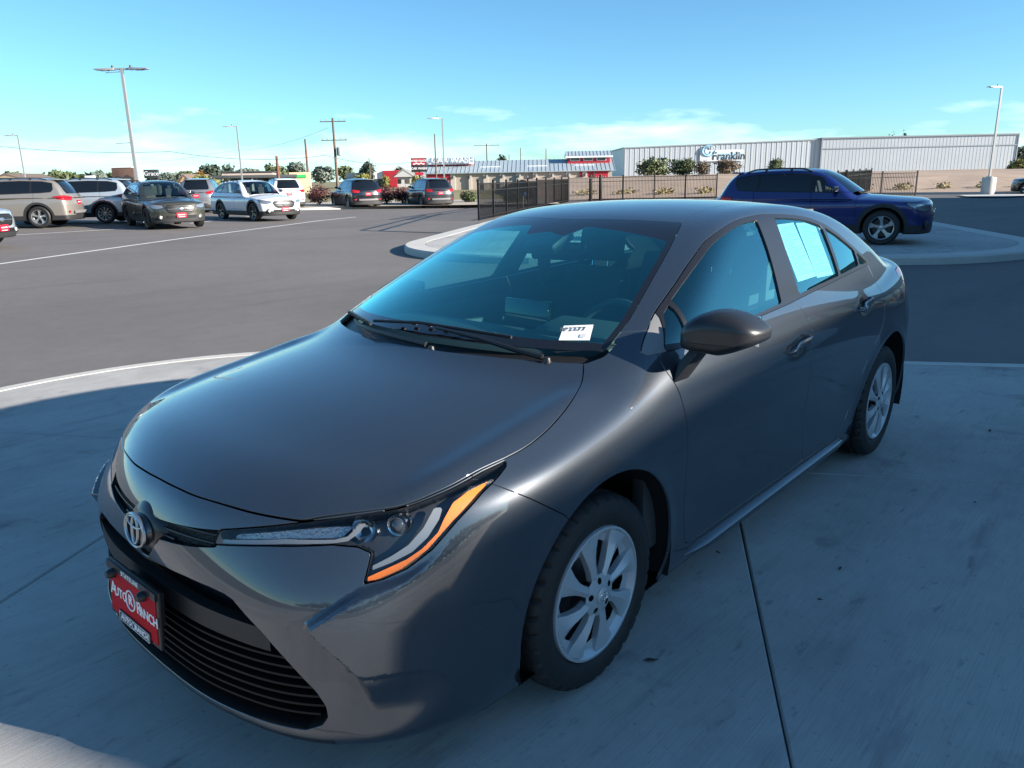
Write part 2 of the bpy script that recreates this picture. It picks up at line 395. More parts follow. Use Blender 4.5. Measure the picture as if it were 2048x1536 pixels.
_P=nspl([-.13,0,.13,.25,.4,.5,.6,.7,.78,.85,.95,1.2],[.008,0,.008,.032,.08,.12,.172,.245,.34,.47,.75,1.6])
_P2=nspl([-.13,0,.13,.25,.4,.5,.6,.7,.78,.85,.95,1.2],[.002,0,.002,.009,.034,.06,.102,.175,.275,.42,.75,1.6])
def _PP(y,z):
    b=sstep((z-.52)/.24); return _P(y)*b*1.03+_P2(y)*(1-b)
def _front(x,y,z):
    e=1e-3; p=_PP(y,z); dp=(_PP(y+e,z)-_PP(y-e,z))/(2*e)
    dz=(_Fc(z+e)-_Fc(z-e))/(2*e)
    return (x-(_Fc(z)-p))/np.sqrt(1+dp*dp+np.minimum(dz*dz,1))
_Rc=nspl([.05,.2,.35,.55,.75,.9,1.02,1.08],[-3.45,-3.60,-3.655,-3.67,-3.66,-3.645,-3.665,-3.66])
def _rear(x,y,z):
    p=.46*(np.abs(y)/.85)**2.8; dp=.46*2.8/.85*(np.abs(y)/.85)**1.8
    return ((_Rc(z)+p)-x)/np.sqrt(1+dp*dp)
_Gc=nspl([.3,.1,-.05,-.3,-.6,-.88,-1.0,-1.15,-1.4,-1.7,-2.0,-2.3,-2.55,-2.8,-3.05,-3.3],
         [.835,.935,1.006,1.117,1.243,1.349,1.386,1.413,1.434,1.440,1.430,1.402,1.358,1.273,1.165,1.05])
_Wb=nspl([.2,-.05,-.25,-.45,-.7,-1.2,-1.8,-2.3,-2.7,-3.1,-3.4],[.66,.730,.785,.828,.845,.844,.838,.820,.790,.745,.70])
def _upper(x,y,z):
    ay=np.abs(y); sw=.34*ay**2.1
    xx=x+np.where(x>-1.6,sw,0)*sstep((x+1.6)/.5)-.22*ay**2.2*sstep((-1.9-x)/.6)
    g=_Gc(xx)+.010-.034*(ay/.6)**2.2
    e=.01; sl=(_Gc(xx+e)-_Gc(xx-e))/(2*e)
    a=(z-g)/np.sqrt(1+sl*sl)
    t=z-1.0
    b=(ay-(_Wb(x)-.44*t-.30*np.maximum(t,0)**2))*.90
    return smax(smax(a,b,.085),.86-z,.14)
def corolla_phi(x,y,z,feat=True):
    x=np.asarray(x,float); y=np.abs(np.asarray(y,float)); z=np.asarray(z,float)
    side=(y-_W(x,z))
    top=(z-_H(x,y))*.96
    lo=smax(side,top,.10)
    fr=_front(x,y,z)
    lo=smax(lo,fr,.075)
    lo=smax(lo,_rear(x,y,z),.10)
    zb=.150+.03*sstep((x-.45)/.25)+.05*sstep((-3.0-x)/.6)-.0*x
    lo=smax(lo,(zb-z),.05)
    r=smin(lo,_upper(x,y,z),.055)
    if feat: r=r-corolla_feat(x,y,z)
    return r
def corolla_feat(x,y,z):
    """sculpting of the bumper corner and the door skins, metres outwards"""
    a=(y-x)*.70711; out=0.0
    fm=sstep((x-.30)/.12)
    # ledge under the headlamp that grows out of a sharp tip, and the hollow below the lower crease
    up=_LEDGE(a)-z; lf=_LEFT(z)
    D=.032*sstep(up/.015)*sstep((a-lf)/.024)*sstep((.17-a)/.24)*sstep((z-.27)/.12)
    lo=_LOWC(a)-z
    D=D-.018*sstep(lo/.022)*sstep((a+.115)/.09)*sstep((z-.19)/.16)*sstep((.20-a)/.15)
    out=out+fm*D
    # door skin: faint waist hollow, wheel arch flares
    dm=sstep((-.45-x)/.3)*sstep((x+2.35)/.3)
    out=out-.006*dm*np.exp(-((z-.50)/.13)**2)
    # cups behind the door handles
    for hx,hz in((-1.42,.858),(-2.285,.916)): out=out-.016*np.exp(-((x-hx)/.065)**2-((z-hz-(hx-x)*.13)/.030)**2)*sstep((y-.7)/.05)
    for cx0 in(-.028,-2.735):
        r=np.hypot(x-cx0,z-.315)
        out=out+.007*np.exp(-((r-.40)/.035)**2)*sstep((y-.78)/.05)*sstep((z-.2)/.1)
    return out
def _az(P): P=np.array(P); return (P[:,1]-P[:,0])*.70711,P[:,2]
_l=_az([(.875,.610,.535),(.828,.662,.582),(.765,.71,.622),(.691,.763,.640),(.620,.794,.672),(.542,.814,.722),(.45,.83,.80)])
_LEDGE=nspl(_l[0],_l[1])
_c=_az([(.876,.610,.533),(.851,.650,.482),(.819,.690,.427),(.80,.715,.36),(.79,.73,.28)])
_LEFT=nspl(_c[1],_c[0])
_w=_az([(.87,.63,.43),(.819,.690,.424),(.803,.707,.418),(.739,.761,.406),(.664,.805,.386),(.628,.819,.362),(.576,.835,.302),(.508,.839,.220)])
_LOWC=nspl(_w[0],_w[1])
# ================================================================ ground
E1=np.array([.861,.509]); E2=np.array([-.509,.861])
def ee(a,b): return E1*a+E2*b
def ground_mat(name,base,sc,amt,rough=.85,bump=.4,speck=None,stain=None,broom=None):
    m=mat(name,base,rough,spec=.3); t=m.node_tree; b=t.nodes['Principled BSDF']; c=N(t,'ShaderNodeTexCoord'); g=c.outputs['Object']
    def noise(s,d=6,r=.6,src=None):
        n=N(t,'ShaderNodeTexNoise'); n.inputs['Scale'].default_value=s; n.inputs['Detail'].default_value=d; n.inputs['Roughness'].default_value=r; t.links.new(src or g,n.inputs[0]); return n.outputs[0]
    f=M(t,'ADD',M(t,'MULTIPLY',mapr(t,noise(sc[0]),.25,.75,-1,1,'LINEAR'),amt),M(t,'MULTIPLY',mapr(t,noise(sc[1],4,.7),.25,.75,-1,1,'LINEAR'),amt*.8))
    f=M(t,'ADD',f,1.0)
    if stain:
        s=mapr(t,noise(stain[0],5,.7),.60,.75,0,stain[1]); f=M(t,'SUBTRACT',f,s)
    h=N(t,'ShaderNodeVectorMath',operation='SCALE'); h.inputs[0].default_value=base; t.links.new(f,h.inputs['Scale']); t.links.new(h.outputs[0],b.inputs['Base Color'])
    hh=noise(speck or 260,3,.8)
    if broom:
        mp_=N(t,'ShaderNodeMapping'); mp_.inputs['Rotation'].default_value=(0,0,broom); mp_.inputs['Scale'].default_value=(2.5,170,1); t.links.new(g,mp_.inputs[0]); hh=M(t,'ADD',M(t,'MULTIPLY',hh,.6),noise(1.0,3,.6,mp_.outputs[0]))
    k=N(t,'ShaderNodeBump'); k.inputs['Strength'].default_value=bump; k.inputs['Distance'].default_value=.004; t.links.new(hh,k.inputs['Height']); t.links.new(k.outputs[0],b.inputs['Normal'])
    return m
ASPH=ground_mat('asphalt',(.165,.150,.140),(.35,4.0),.10,.82,.55,220,stain=(.18,.18)); CONC=ground_mat('concrete',(.44,.425,.40),(.6,7),.07,.85,.35,320,stain=(1.3,.10),broom=R(30.6)); KERB=ground_mat('kerb_concrete',(.50,.48,.44),(1.5,12),.07,.8,.3)
def soil(m,items):
    t=m.node_tree; b=t.nodes['Principled BSDF']; src=b.inputs['Base Color'].links[0].from_socket; c=N(t,'ShaderNodeTexCoord')
    for rot,scl,lo,hi,amt,off in items:
        mp_=N(t,'ShaderNodeMapping'); mp_.inputs['Rotation'].default_value=(0,0,rot); mp_.inputs['Scale'].default_value=scl; mp_.inputs['Location'].default_value=(off,off*.7,0); t.links.new(c.outputs['Object'],mp_.inputs[0])
        n=N(t,'ShaderNodeTexNoise'); n.inputs['Scale'].default_value=1; n.inputs['Detail'].default_value=8; n.inputs['Roughness'].default_value=.62; t.links.new(mp_.outputs[0],n.inputs[0])
        k=N(t,'ShaderNodeMix',data_type='RGBA',blend_type='MULTIPLY'); t.links.new(mapr(t,n.outputs[0],lo,hi,0,amt),k.inputs[0]); t.links.new(src,k.inputs[6]); k.inputs[7].default_value=(.30,.30,.31,1); src=k.outputs[2]
    t.links.new(src,b.inputs['Base Color'])
soil(CONC,[(R(-24),(1.1,8,1),.52,.78,.30,3.1),(R(62),(.9,5,1),.56,.80,.28,8.3),(0,(2.3,2.3,1),.56,.70,.42,1.7),(0,(.6,.6,1),.40,.70,.36,5.0),(0,(30,30,1),.60,.70,.40,0.),(R(20),(4.5,14,1),.60,.72,.50,2.),(R(30.6),(5,230,1),.42,.68,.22,0.),(R(-12),(.55,3.2,1),.60,.72,.40,6.4)])
soil(ASPH,[(R(35),(.12,1.1,1),.52,.75,.25,3.1),(R(-50),(.10,.8,1),.56,.76,.2,7.7),(0,(9,9,1),.60,.72,.30,1.7),(0,(.10,.10,1),.45,.7,.2,5.0),(0,(95,95,1),.50,.66,.42,2.2)])
DIRT=ground_mat('dry_dirt',(.36,.265,.195),(.25,2.2),.22,.95,.6,12); MULCH=ground_mat('tan_gravel',(.40,.345,.28),(1,14),.14,.95,.6,30); GRASSM=ground_mat('dry_grass',(.23,.20,.10),(.05,.6),.25,.95,.5,6)
lats=[-1500,-400,-120,-60,-22.5]+[-22.5+2*i for i in range(1,10)]+[-2.5,0,30,100,400,1500]; deps=[-400,-100,-30,-10,0,10,20,30,45,58]
P=[];F=[]
for a in lats:
    for d in deps: q=ld(a,d); P.append((q[0],q[1],zt(q[0],q[1])))
n=len(deps); F=[(i*n+j,(i+1)*n+j,(i+1)*n+j+1,i*n+j+1) for i in range(len(lats)-1) for j in range(n-1)]
tag(meshobj('parking_lot',P,[f[::-1] for f in F],ASPH),kind='structure')
# land beyond the lot, out to the horizon
deps2=[57.9,75,110,200,500,1500,4000]; P=[]
for a in lats:
    for d in deps2: q=ld(a*(1 if d<300 else 3),d); P.append((q[0],q[1],zt(q[0],q[1])-(.015 if d<58 else .0)))
n=len(deps2); F=[(i*n+j,(i+1)*n+j,(i+1)*n+j+1,i*n+j+1) for i in range(len(lats)-1) for j in range(n-1)]
tag(meshobj('far_ground',P,[f[::-1] for f in F],GRASSM),kind='structure')
# the concrete pads, slab by slab
def pad_poly(a0,a1,b0,b1,r,corners):
    """rounded rectangle in the pad axes; corners that are rounded: (low a, low b) and so on"""
    pts=[]
    for (ca,cb,sa,sb,key) in((a1,b0,-1,1,'hl'),(a1,b1,-1,-1,'hh'),(a0,b1,1,-1,'lh'),(a0,b0,1,1,'ll')):
        rr=r if key in corners else 0
        if rr==0: pts.append((ca,cb)); continue
        cx_,cy_=ca+sa*rr,cb+sb*rr; st={'hl':-90,'hh':0,'lh':90,'ll':180}[key]
        pts+=[(cx_+rr*math.cos(R(st+t)),cy_+rr*math.sin(R(st+t))) for t in np.linspace(0,90,19)]
    return pts
def clip(poly,a0,a1,b0,b1):
    for ax,val,sg in((0,a0,1),(0,a1,-1),(1,b0,1),(1,b1,-1)):
        out=[]
        for i in range(len(poly)):
            p,q=poly[i],poly[(i+1)%len(poly)]; dp=(p[ax]-val)*sg; dq=(q[ax]-val)*sg
            if dp>=0: out.append(p)
            if dp*dq<0: t=dp/(dp-dq); out.append((p[0]+(q[0]-p[0])*t,p[1]+(q[1]-p[1])*t))
        poly=out
        if len(poly)<3: return []
    return poly
def inset(poly,d):
    c=np.mean(poly,0); out=[]; n=len(poly); P=np.array(poly)
    for i in range(n):
        a=P[i]-P[i-1]; b=P[(i+1)%n]-P[i]; a/=max(np.linalg.norm(a),1e-9); b/=max(np.linalg.norm(b),1e-9); na=np.array([-a[1],a[0]]); nb=np.array([-b[1],b[0]]); m=na+nb; m/=max(np.linalg.norm(m),1e-9); out.append(tuple(P[i]+m*d/max(m@na,.35)))
    return out
def make_pad(name,outer,joints_a,joints_b,ztop,kerb=.16,zlow=-.30):
    pad=None
    inner=inset(outer,kerb)
    def solid(nm,poly,zt_,bev,m,parent):
        p1=inset(poly,.0026); p2=inset(poly,.0026+bev); n=len(poly); P=[]
        for pp,z in((p1,zlow),(p1,zt_-bev),(p2,zt_)):
            for a,b in pp: q=ee(a,b); P.append((q[0],q[1],z))
        F=[(l*n+i,l*n+(i+1)%n,(l+1)*n+(i+1)%n,(l+1)*n+i) for l in range(2) for i in range(n)]+[tuple(range(2*n,3*n))]
        o=meshobj(nm,P,F,m,parent); o.data.update(); return o
    b=[ee(*p) for p in inner]; n=len(b)
    base=meshobj(name,[(q[0],q[1],ztop-.035) for q in b]+[(q[0],q[1],zlow) for q in b],[tuple(range(n))],mat('joint_shadow',(.16,.155,.145),.9)); tag(base,kind='structure')
    ja=[min(p[0] for p in inner)-1]+joints_a+[max(p[0] for p in inner)+1]; jb=[min(p[1] for p in inner)-1]+joints_b+[max(p[1] for p in inner)+1]
    for i in range(len(ja)-1):
        for j in range(len(jb)-1):
            c=clip(inner,ja[i],ja[i+1],jb[j],jb[j+1])
            if len(c)>=3 and abs(sum(c[k][0]*c[(k+1)%len(c)][1]-c[(k+1)%len(c)][0]*c[k][1] for k in range(len(c))))>.1: solid('concrete_slab',c,ztop+rnd.uniform(-.003,.003),.007,CONC,base)
    # kerb ring in lengths
    n=len(outer); seg=[]
    for i in range(n):
        p,q=np.array(outer[i]),np.array(outer[(i+1)%n]); a,b_=np.array(inner[i]),np.array(inner[(i+1)%n])
        L=np.linalg.norm(q-p); k=max(1,int(round(L/2.9)))
        for t in range(k): seg.append((p+(q-p)*t/k,p+(q-p)*(t+1)/k,a+(b_-a)*t/k,a+(b_-a)*(t+1)/k))
    for p,q,a,b_ in seg:
        if np.linalg.norm(q-p)<.02: continue
        e=(q-p)/np.linalg.norm(q-p)*.0008; nv=(a-p)/max(np.linalg.norm(a-p),1e-6)
        pts=[(p+e,zlow),(q-e,zlow),(q-e+nv*.012,ztop-.03),(p+e+nv*.012,ztop-.03),(q-e+nv*.045,ztop+.002),(p+e+nv*.045,ztop+.002),(b_-e-nv*.004,ztop+.002),(a+e-nv*.004,ztop+.002),(b_-e-nv*.004,zlow),(a+e-nv*.004,zlow)]
        P=[(*ee(*x),z) for x,z in pts]; meshobj('kerb_length',P,[(0,1,2,3),(3,2,4,5),(5,4,6,7),(7,6,8,9),(0,3,5,7,9),(1,8,6,4,2)],KERB,base)
    return base
make_pad('display_pad',pad_poly(-4.32,9,-4.62,9,2.95,('ll',)),[-1.52,1.38,4.3,7.2],[-1.6,1.295,4.2,7.1],0.0)
make_pad('far_display_pad',pad_poly(-34,-12.1,-5.3,8.7,4.0,('hl','hh')),[-30,-26,-22,-17.5],[-1.2,3.5],.10,.5)
# narrow dark lines laid over the asphalt
def ribbon(name,pts,w,m,dz=.004,kind='structure'):
    P=[];F=[]
    for i in range(len(pts)-1):
        p=np.array(pts[i],float)[:2]; q=np.array(pts[i+1],float)[:2]; L=np.linalg.norm(q-p); k=max(1,int(L/2)); d=(q-p)/L; nv=np.array([-d[1],d[0]])*w/2
        for t in range(k+1):
            c=p+(q-p)*t/k
            for s in(1,-1): x=c+nv*s; P.append((x[0],x[1],zt(x[0],x[1])+dz))
            if t<k: b=len(P)-2; F.append((b,b+2,b+3,b+1))
    o=meshobj(name,P,F,m); return tag(o,kind=kind) if kind else o
DKLINE=mat('line_black',(.018,.018,.019),.5)
ribbon('dark_line',[gnd(722,461),gnd(851,430)],.16,DKLINE); ribbon('dark_line',[gnd(760,461.5),gnd(884,427)],.18,DKLINE); ribbon('dark_line',[gnd(722,461),gnd(912,466.5)],.15,DKLINE); ribbon('dark_line',[gnd(905,466),gnd(962,446)],.22,DKLINE)
LINE=mat('road_paint',(.70,.69,.66),.7,vary=(6,.12))
ribbon('painted_line',[gnd(-60,536.5),gnd(350,479),gnd(640,441.5),gnd(712,434)],.11,LINE,.005)
ribbon('painted_line',[gnd(-40,474),gnd(35,470),gnd(250,457.5)],.11,LINE,.005); ribbon('painted_line',[gnd(380,447),gnd(520,431)],.10,LINE,.005)
# kerb, bed and verge along the far side of the lot
def kerb_run(a,b,w=.18,h=.16,name='kerb'):
    a=np.array(a)[:2]; b=np.array(b)[:2]; L=np.linalg.norm(b-a); d=(b-a)/L; n=np.array([-d[1],d[0]]); k=max(1,int(L/3)); root=None
    for i in range(k):
        p=a+(b-a)*i/k+d*.004; q=a+(b-a)*(i+1)/k-d*.004; z0=zt(*p)-.1; z1=zt(*p)+h
        P=[(*(p),z0),(*(q),z0),(*(q+n*.02),z1),(*(p+n*.02),z1),(*(q+n*w),z1),(*(p+n*w),z1),(*(q+n*w),z0),(*(p+n*w),z0)]
        o=meshobj(name if root is None else 'kerb_length',P,[(0,1,2,3),(3,2,4,5),(5,4,6,7),(0,3,5,7),(1,6,4,2)],KERB,root)
        if root is None: root=tag(o,kind='structure')
kerb_run(gnd(960,413.5),gnd(560,420.5)); kerb_run(gnd(2120,387.5),gnd(1380,392))
def sheet_poly(name,pts,m,dz):
    P=[(p[0],p[1],zt(p[0],p[1])+dz) for p in pts]; return tag(meshobj(name,P,[tuple(range(len(P)))],m),kind='structure')
g0,g1=gnd(1120,411.5),gnd(540,420.3); f2=_fh
sheet_poly('planting_bed',[g0,g0+np.array([*(_fh*12),0]),g1+np.array([*(_fh*12),0]),g1],MULCH,.13)
# embankment of bare earth rising to the warehouse
rows=[(-6,54,.02),(-6,60,.10),(-6,66,.30),(-6,74,.75),(-6,84,1.25),(-6,100,1.45),(-6,175,1.5)]
la=np.linspace(2,150,60); P=[];F=[]; rr=random.Random(5)
hgt=nspl([54,60,66,74,84,100,175],[-.03,.12,.40,.85,1.25,1.42,1.5]); dl_=[56,58,60,62,64,66,69,72,76,80,85,92,100,120,175]
for a in la:
    for d in dl_: q=ld(a,d); P.append((q[0],q[1],float(hgt(d))+(.10*math.sin(a*1.7+d*.9)+.07*math.sin(a*.6-d*.35))*min(1,(d-56)/8)))
n=len(dl_); F=[(i*n+j,i*n+j+1,(i+1)*n+j+1,(i+1)*n+j) for i in range(len(la)-1) for j in range(n-1)]
o=meshobj('dirt_embankment',P,F,DIRT,smooth=True); tag(o,kind='structure')
# ================================================================ plants
def leaf_mat(name,c):
    return mat(name,c,.6,vary=(3.0,.55,3))
def foliage(blobs,n,size,seed,flat=.6):
    """leaf-sized faces through the volume of several blobs (c, r)"""
    r=np.random.RandomState(seed); vol=np.array([b[1][0]*b[1][1]*b[1][2] for b in blobs]); pr_=vol**.8/(vol**.8).sum()
    C_=np.array([b[0] for b in blobs]); R_=np.array([b[1] for b in blobs]); k=r.choice(len(blobs),n,p=pr_)
    un=lambda A: A/np.maximum(np.linalg.norm(A,axis=1),1e-6)[:,None]
    d=un(r.normal(size=(n,3))); p=C_[k]+d*R_[k]*(r.uniform(.35,1,(n,1))**.5)*(1+.18*r.normal(size=(n,1)))
    a=un(r.normal(size=(n,3))); b=un(np.cross(a,d+.3*r.normal(size=(n,3)))); s=size*r.uniform(.55,1.35,(n,1))
    V=np.stack([p-a*s,p+b*s*.6,p+a*s,p-b*s*.6],1).reshape(-1,3)
    return V,np.arange(4*n).reshape(n,4)
BARK=mat('bark',(.09,.065,.045),.9,vary=(8,.4))
def tree(loc,h,w,m,label,cat='tree',name='tree',seed=0,trunk=.28,dens=900,group=None,leaf=None,round_=1.0):
    root=empty(name,loc,0,label,cat,group or 'trees beyond the lot'); r=random.Random(seed); bl=[]
    th=h*trunk
    for i in range(9):
        a=r.uniform(0,6.28); q=r.uniform(0,.30)*w; zz=r.uniform(.25,.85); rad=w*r.uniform(.20,.30)*(1.15-.5*abs(zz-.45)); bl.append(((q*math.cos(a),q*math.sin(a),th+(h-th)*zz),(rad,rad,(h-th)*r.uniform(.17,.26))))
    bl.append(((0,0,th+(h-th)*.5),(w*.36,w*.36,(h-th)*.42)))
    V,F=foliage(bl,dens,leaf or (w*.075),seed); meshobj('crown',V,F,m,root)
    b=MB(); b.tube([(0,0,-.05),(w*.01,0,th*.6),(0,w*.01,th*1.2),(0,0,h*.75)],[max(.03,h*.022),max(.025,h*.018),max(.02,h*.013),.01],7)
    for i in range(5):
        a=r.uniform(0,6.28); z=th*r.uniform(.7,1.5); b.tube([(0,0,z),(w*.18*math.cos(a),w*.18*math.sin(a),z+h*.14),(w*.30*math.cos(a),w*.30*math.sin(a),z+h*.30)],[h*.010,h*.007,.006],5)
    b.build('trunk',BARK,root,True); return root
def shrub(loc,h,w,m,label,seed,name='shrub',dens=1500,spiky=False):
    root=empty(name,loc,0,label,'shrub','shrubs along the kerb'); r=random.Random(seed); bl=[((0,0,h*.5),(w*.42,w*.42,h*.46))]
    for i in range(7): a=r.uniform(0,6.28); bl.append(((w*.25*math.cos(a),w*.25*math.sin(a),h*r.uniform(.35,.62)),(w*.22,w*.22,h*.32)))
    V,F=foliage(bl,dens,.055 if not spiky else .075,seed); V[:,2]=np.maximum(V[:,2],.02); meshobj('foliage',V,F,m,root)
    b=MB()
    for i in range(6): a=r.uniform(0,6.28); b.tube([(0,0,0),(w*.15*math.cos(a),w*.15*math.sin(a),h*.4),(w*.3*math.cos(a),w*.3*math.sin(a),h*.85)],[.02,.014,.005],5)
    b.build('stems',BARK,root,True); return root
def px_h(u,v,d): return float(far(u,v,d)[2])
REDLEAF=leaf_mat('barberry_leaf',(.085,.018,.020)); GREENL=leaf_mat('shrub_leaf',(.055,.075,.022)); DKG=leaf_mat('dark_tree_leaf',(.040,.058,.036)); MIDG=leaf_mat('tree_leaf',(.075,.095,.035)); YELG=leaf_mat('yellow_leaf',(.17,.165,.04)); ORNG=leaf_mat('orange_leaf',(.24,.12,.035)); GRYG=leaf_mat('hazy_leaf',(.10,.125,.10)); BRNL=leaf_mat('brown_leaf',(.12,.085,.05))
def shrub_px(u,v0,v1,w,m,label,seed,**k):
    g=gnd(u,v1); d=float((g[:2]-CAM[:2])@_fh); h=(v1-v0)*d/FPX; return shrub((g[0],g[1],g[2]+.12),h,w*d/FPX,m,label,seed,**k)
shrub_px(640,372,414,56,REDLEAF,'big dark red barberry shrub left of the black car',1); shrub_px(774,374,413,44,REDLEAF,'dark red barberry shrub right of the black car',2); shrub_px(806,376,412,42,REDLEAF,'dark red barberry shrub left of the graphite car',3)
shrub_px(938,384,410,38,GREENL,'low green shrub right of the graphite car by the kerb',4); shrub_px(1035,387,410,64,GREENL,'long green shrub seen through the iron fence',5,dens=2200); shrub_px(592,392,415,40,BRNL,'low brown shrub behind the white wagon',6)
def tree_px(u,v0,d,w,m,label,seed,zb=None,**k):
    p=far(u,v0,d); z=zt(p[0],p[1]) if zb is None else zb; return tree((p[0],p[1],z),p[2]-z,w*d/FPX,m,label,seed=seed,**k)
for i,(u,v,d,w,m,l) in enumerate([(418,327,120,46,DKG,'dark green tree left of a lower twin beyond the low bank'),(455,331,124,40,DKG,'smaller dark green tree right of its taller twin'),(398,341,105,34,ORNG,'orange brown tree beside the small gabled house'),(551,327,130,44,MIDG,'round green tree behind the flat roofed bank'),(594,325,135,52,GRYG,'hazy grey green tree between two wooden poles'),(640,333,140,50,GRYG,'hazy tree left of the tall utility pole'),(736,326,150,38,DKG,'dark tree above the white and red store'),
    (727,348,78,44,YELG,'yellow green young tree before the white store'),(770,352,84,22,YELG,'slim yellow green tree before the red wall'),(829,352,86,24,YELG,'small yellow tree below the car wash pole sign'),(410,352,80,60,YELG,'spreading yellow green tree left of the flat roofed bank'),(1003,307,175,28,DKG,'dark tree rising behind the car wash roof'),(800,332,160,30,BRNL,'thin brown tree behind the grey gables')]):
    tree_px(u,v,d,w,m,l,20+i,dens=1100)
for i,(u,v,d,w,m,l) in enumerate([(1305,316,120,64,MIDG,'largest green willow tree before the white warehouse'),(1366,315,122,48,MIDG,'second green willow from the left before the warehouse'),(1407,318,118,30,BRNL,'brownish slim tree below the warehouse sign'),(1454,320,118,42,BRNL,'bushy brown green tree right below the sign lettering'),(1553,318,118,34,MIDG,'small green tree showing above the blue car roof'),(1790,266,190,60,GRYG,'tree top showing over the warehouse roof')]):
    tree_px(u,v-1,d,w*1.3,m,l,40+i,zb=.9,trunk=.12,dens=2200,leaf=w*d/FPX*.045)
tree_px(2062,288,150,90,DKG,'large dark tree at the right edge beyond the warehouse',60,dens=1800); tree_px(2036,318,120,40,YELG,'olive tree at the right edge over dry grass',61)
for i,(u,w) in enumerate([(20,70),(78,60),(130,76),(190,70),(245,60),(330,70),(372,50),(500,50),(690,40),(860,30)]):
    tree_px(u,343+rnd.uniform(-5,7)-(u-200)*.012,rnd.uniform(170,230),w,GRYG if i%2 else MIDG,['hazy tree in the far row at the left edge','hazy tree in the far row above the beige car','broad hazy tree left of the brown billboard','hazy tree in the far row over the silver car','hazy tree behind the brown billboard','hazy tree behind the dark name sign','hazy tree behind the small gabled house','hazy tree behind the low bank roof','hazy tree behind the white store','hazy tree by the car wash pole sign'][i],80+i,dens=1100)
# woods far off behind the viewer, seen only as reflections in the paint
r_=np.random.RandomState(9); bl=[]
for i in range(60):
    t=i/59; p=ld(-60+150*t,-70-25*math.sin(t*5)); h=r_.uniform(5,11); bl.append(((p[0],p[1],h*.55),(r_.uniform(3,6),r_.uniform(3,6),h*.5)))
V_,F_=foliage(bl,9000,.8,9); tag(meshobj('distant_wood',V_,F_,DKG),'dark wood far behind the viewer mirrored in the paint','trees',kind='stuff')
for i,(a,b) in enumerate([(3,2)]): pass
V_,F_=foliage([((*ld(6+i*3.1,61.5),.35),(1.4,.5,.3)) for i in range(14)],2600,.10,12); tag(meshobj('dry_weeds',V_,F_,leaf_mat('straw',(.26,.21,.09))),'dry straw weeds along the foot of the car wash','weeds',kind='stuff')
# ================================================================ lamp posts and utility poles
GALV=mat('galvanised_steel',(.40,.40,.39),.45,.5); WOODP=mat('pole_wood',(.13,.09,.065),.9,vary=(5,.3)); WOODR=mat('red_pole_wood',(.17,.07,.05),.9,vary=(5,.3))
def lamp_post(base,h,dirs,label,ped=None,lean=(0,0),arms=False,r=.075):
    root=empty('lamp_post',base,0,label,'lamp post','lamp posts of the lot')
    if ped:
        b=MB(); b.lathe([(.001,ped[1]),(ped[0]-.02,ped[1]),(ped[0],ped[1]-.03),(ped[0],-.1)],axis='z',n=32); b.build('concrete_base',KERB,root,True)
    z0=ped[1] if ped else 0
    MB().box((0,0,z0+.02),(.34,.34,.05)).build('base_plate',GALV,root)
    b=MB(); b.tube([(0,0,z0),(0,0,h)],[r,r*.78],4 if r>.07 else 8); b.build('pole',GALV,root)
    for a in dirs:
        d=np.array([math.cos(a),math.sin(a)]); head=MB()
        n=np.array([-d[1],d[0]]); q=lambda l,w,z:(d[0]*l+n[0]*w,d[1]*l+n[1]*w,z)
        head.add([q(.28,-.10,h-.06),q(.28,.10,h-.06),q(1.0,.17,h-.04),q(1.0,-.17,h-.04),q(.28,-.07,h+.03),q(.28,.07,h+.03),q(.98,.15,h+.0),q(.98,-.15,h+.0)],[(0,1,2,3),(4,5,6,7),(0,1,5,4),(1,2,6,5),(2,3,7,6),(3,0,4,7)])
        ho=head.build('lamp_head',GALV,root,bevel=.01); MB().bar(q(0,0,h-.02),q(.30,0,h-.02),.07).build('lamp_arm',GALV,root)
        MB().box(q(.66,0,h-.062),(.30,.22,.02),rz=a).build('lamp_lens',mat('lamp_lens',(.6,.6,.58),.3),ho)
        MB().lathe([(.001,.09),(.035,.08),(.04,0)],axis='z',n=10).build('photocell',BLACK,root,True).location=q(.34,0,h+.03)
    if arms:
        for z in arms: d=np.array([math.cos(dirs[0]),math.sin(dirs[0])]); MB().bar((0,0,z),(d[0]*.62,d[1]*.62,z-.03),.025,n=8).build('banner_arm',GALV,root,True)
    return root
L_=math.atan2(-_rh[1],-_rh[0])   # pointing to the viewer's left
def post_px(u,v,d,dirs,label,**k):
    p=far(u,v,d); z=zt(p[0],p[1]); return lamp_post((p[0],p[1],z),p[2]-z,dirs,label,**k)
post_px(243,137,31,(L_,L_+math.pi),'tall twin-headed lamp post rising behind the olive wagon',arms=(5.55,3.0),r=.085)
post_px(473,252,60,(L_+.2,),'single lamp post behind the white wagon'); post_px(884,236,56,(L_+.3,),'single lamp post behind the graphite car'); post_px(35,270,64,(L_+.1,),'single lamp post at the far left over the beige car')
p=gnd(1974,391); d_=float((p[:2]-CAM[:2])@_fh); lamp_post((p[0],p[1],p[2]),px_h(2005,173,d_)-p[2],(L_+.25,),'lamp post on a round concrete base at the right edge',ped=(.40,1.12),r=.085)
sheet_poly('lamp_island',[gnd(1918,392.5),gnd(1935,396),gnd(2010,396.5),gnd(2060,394),gnd(2060,390)],KERB,.08)
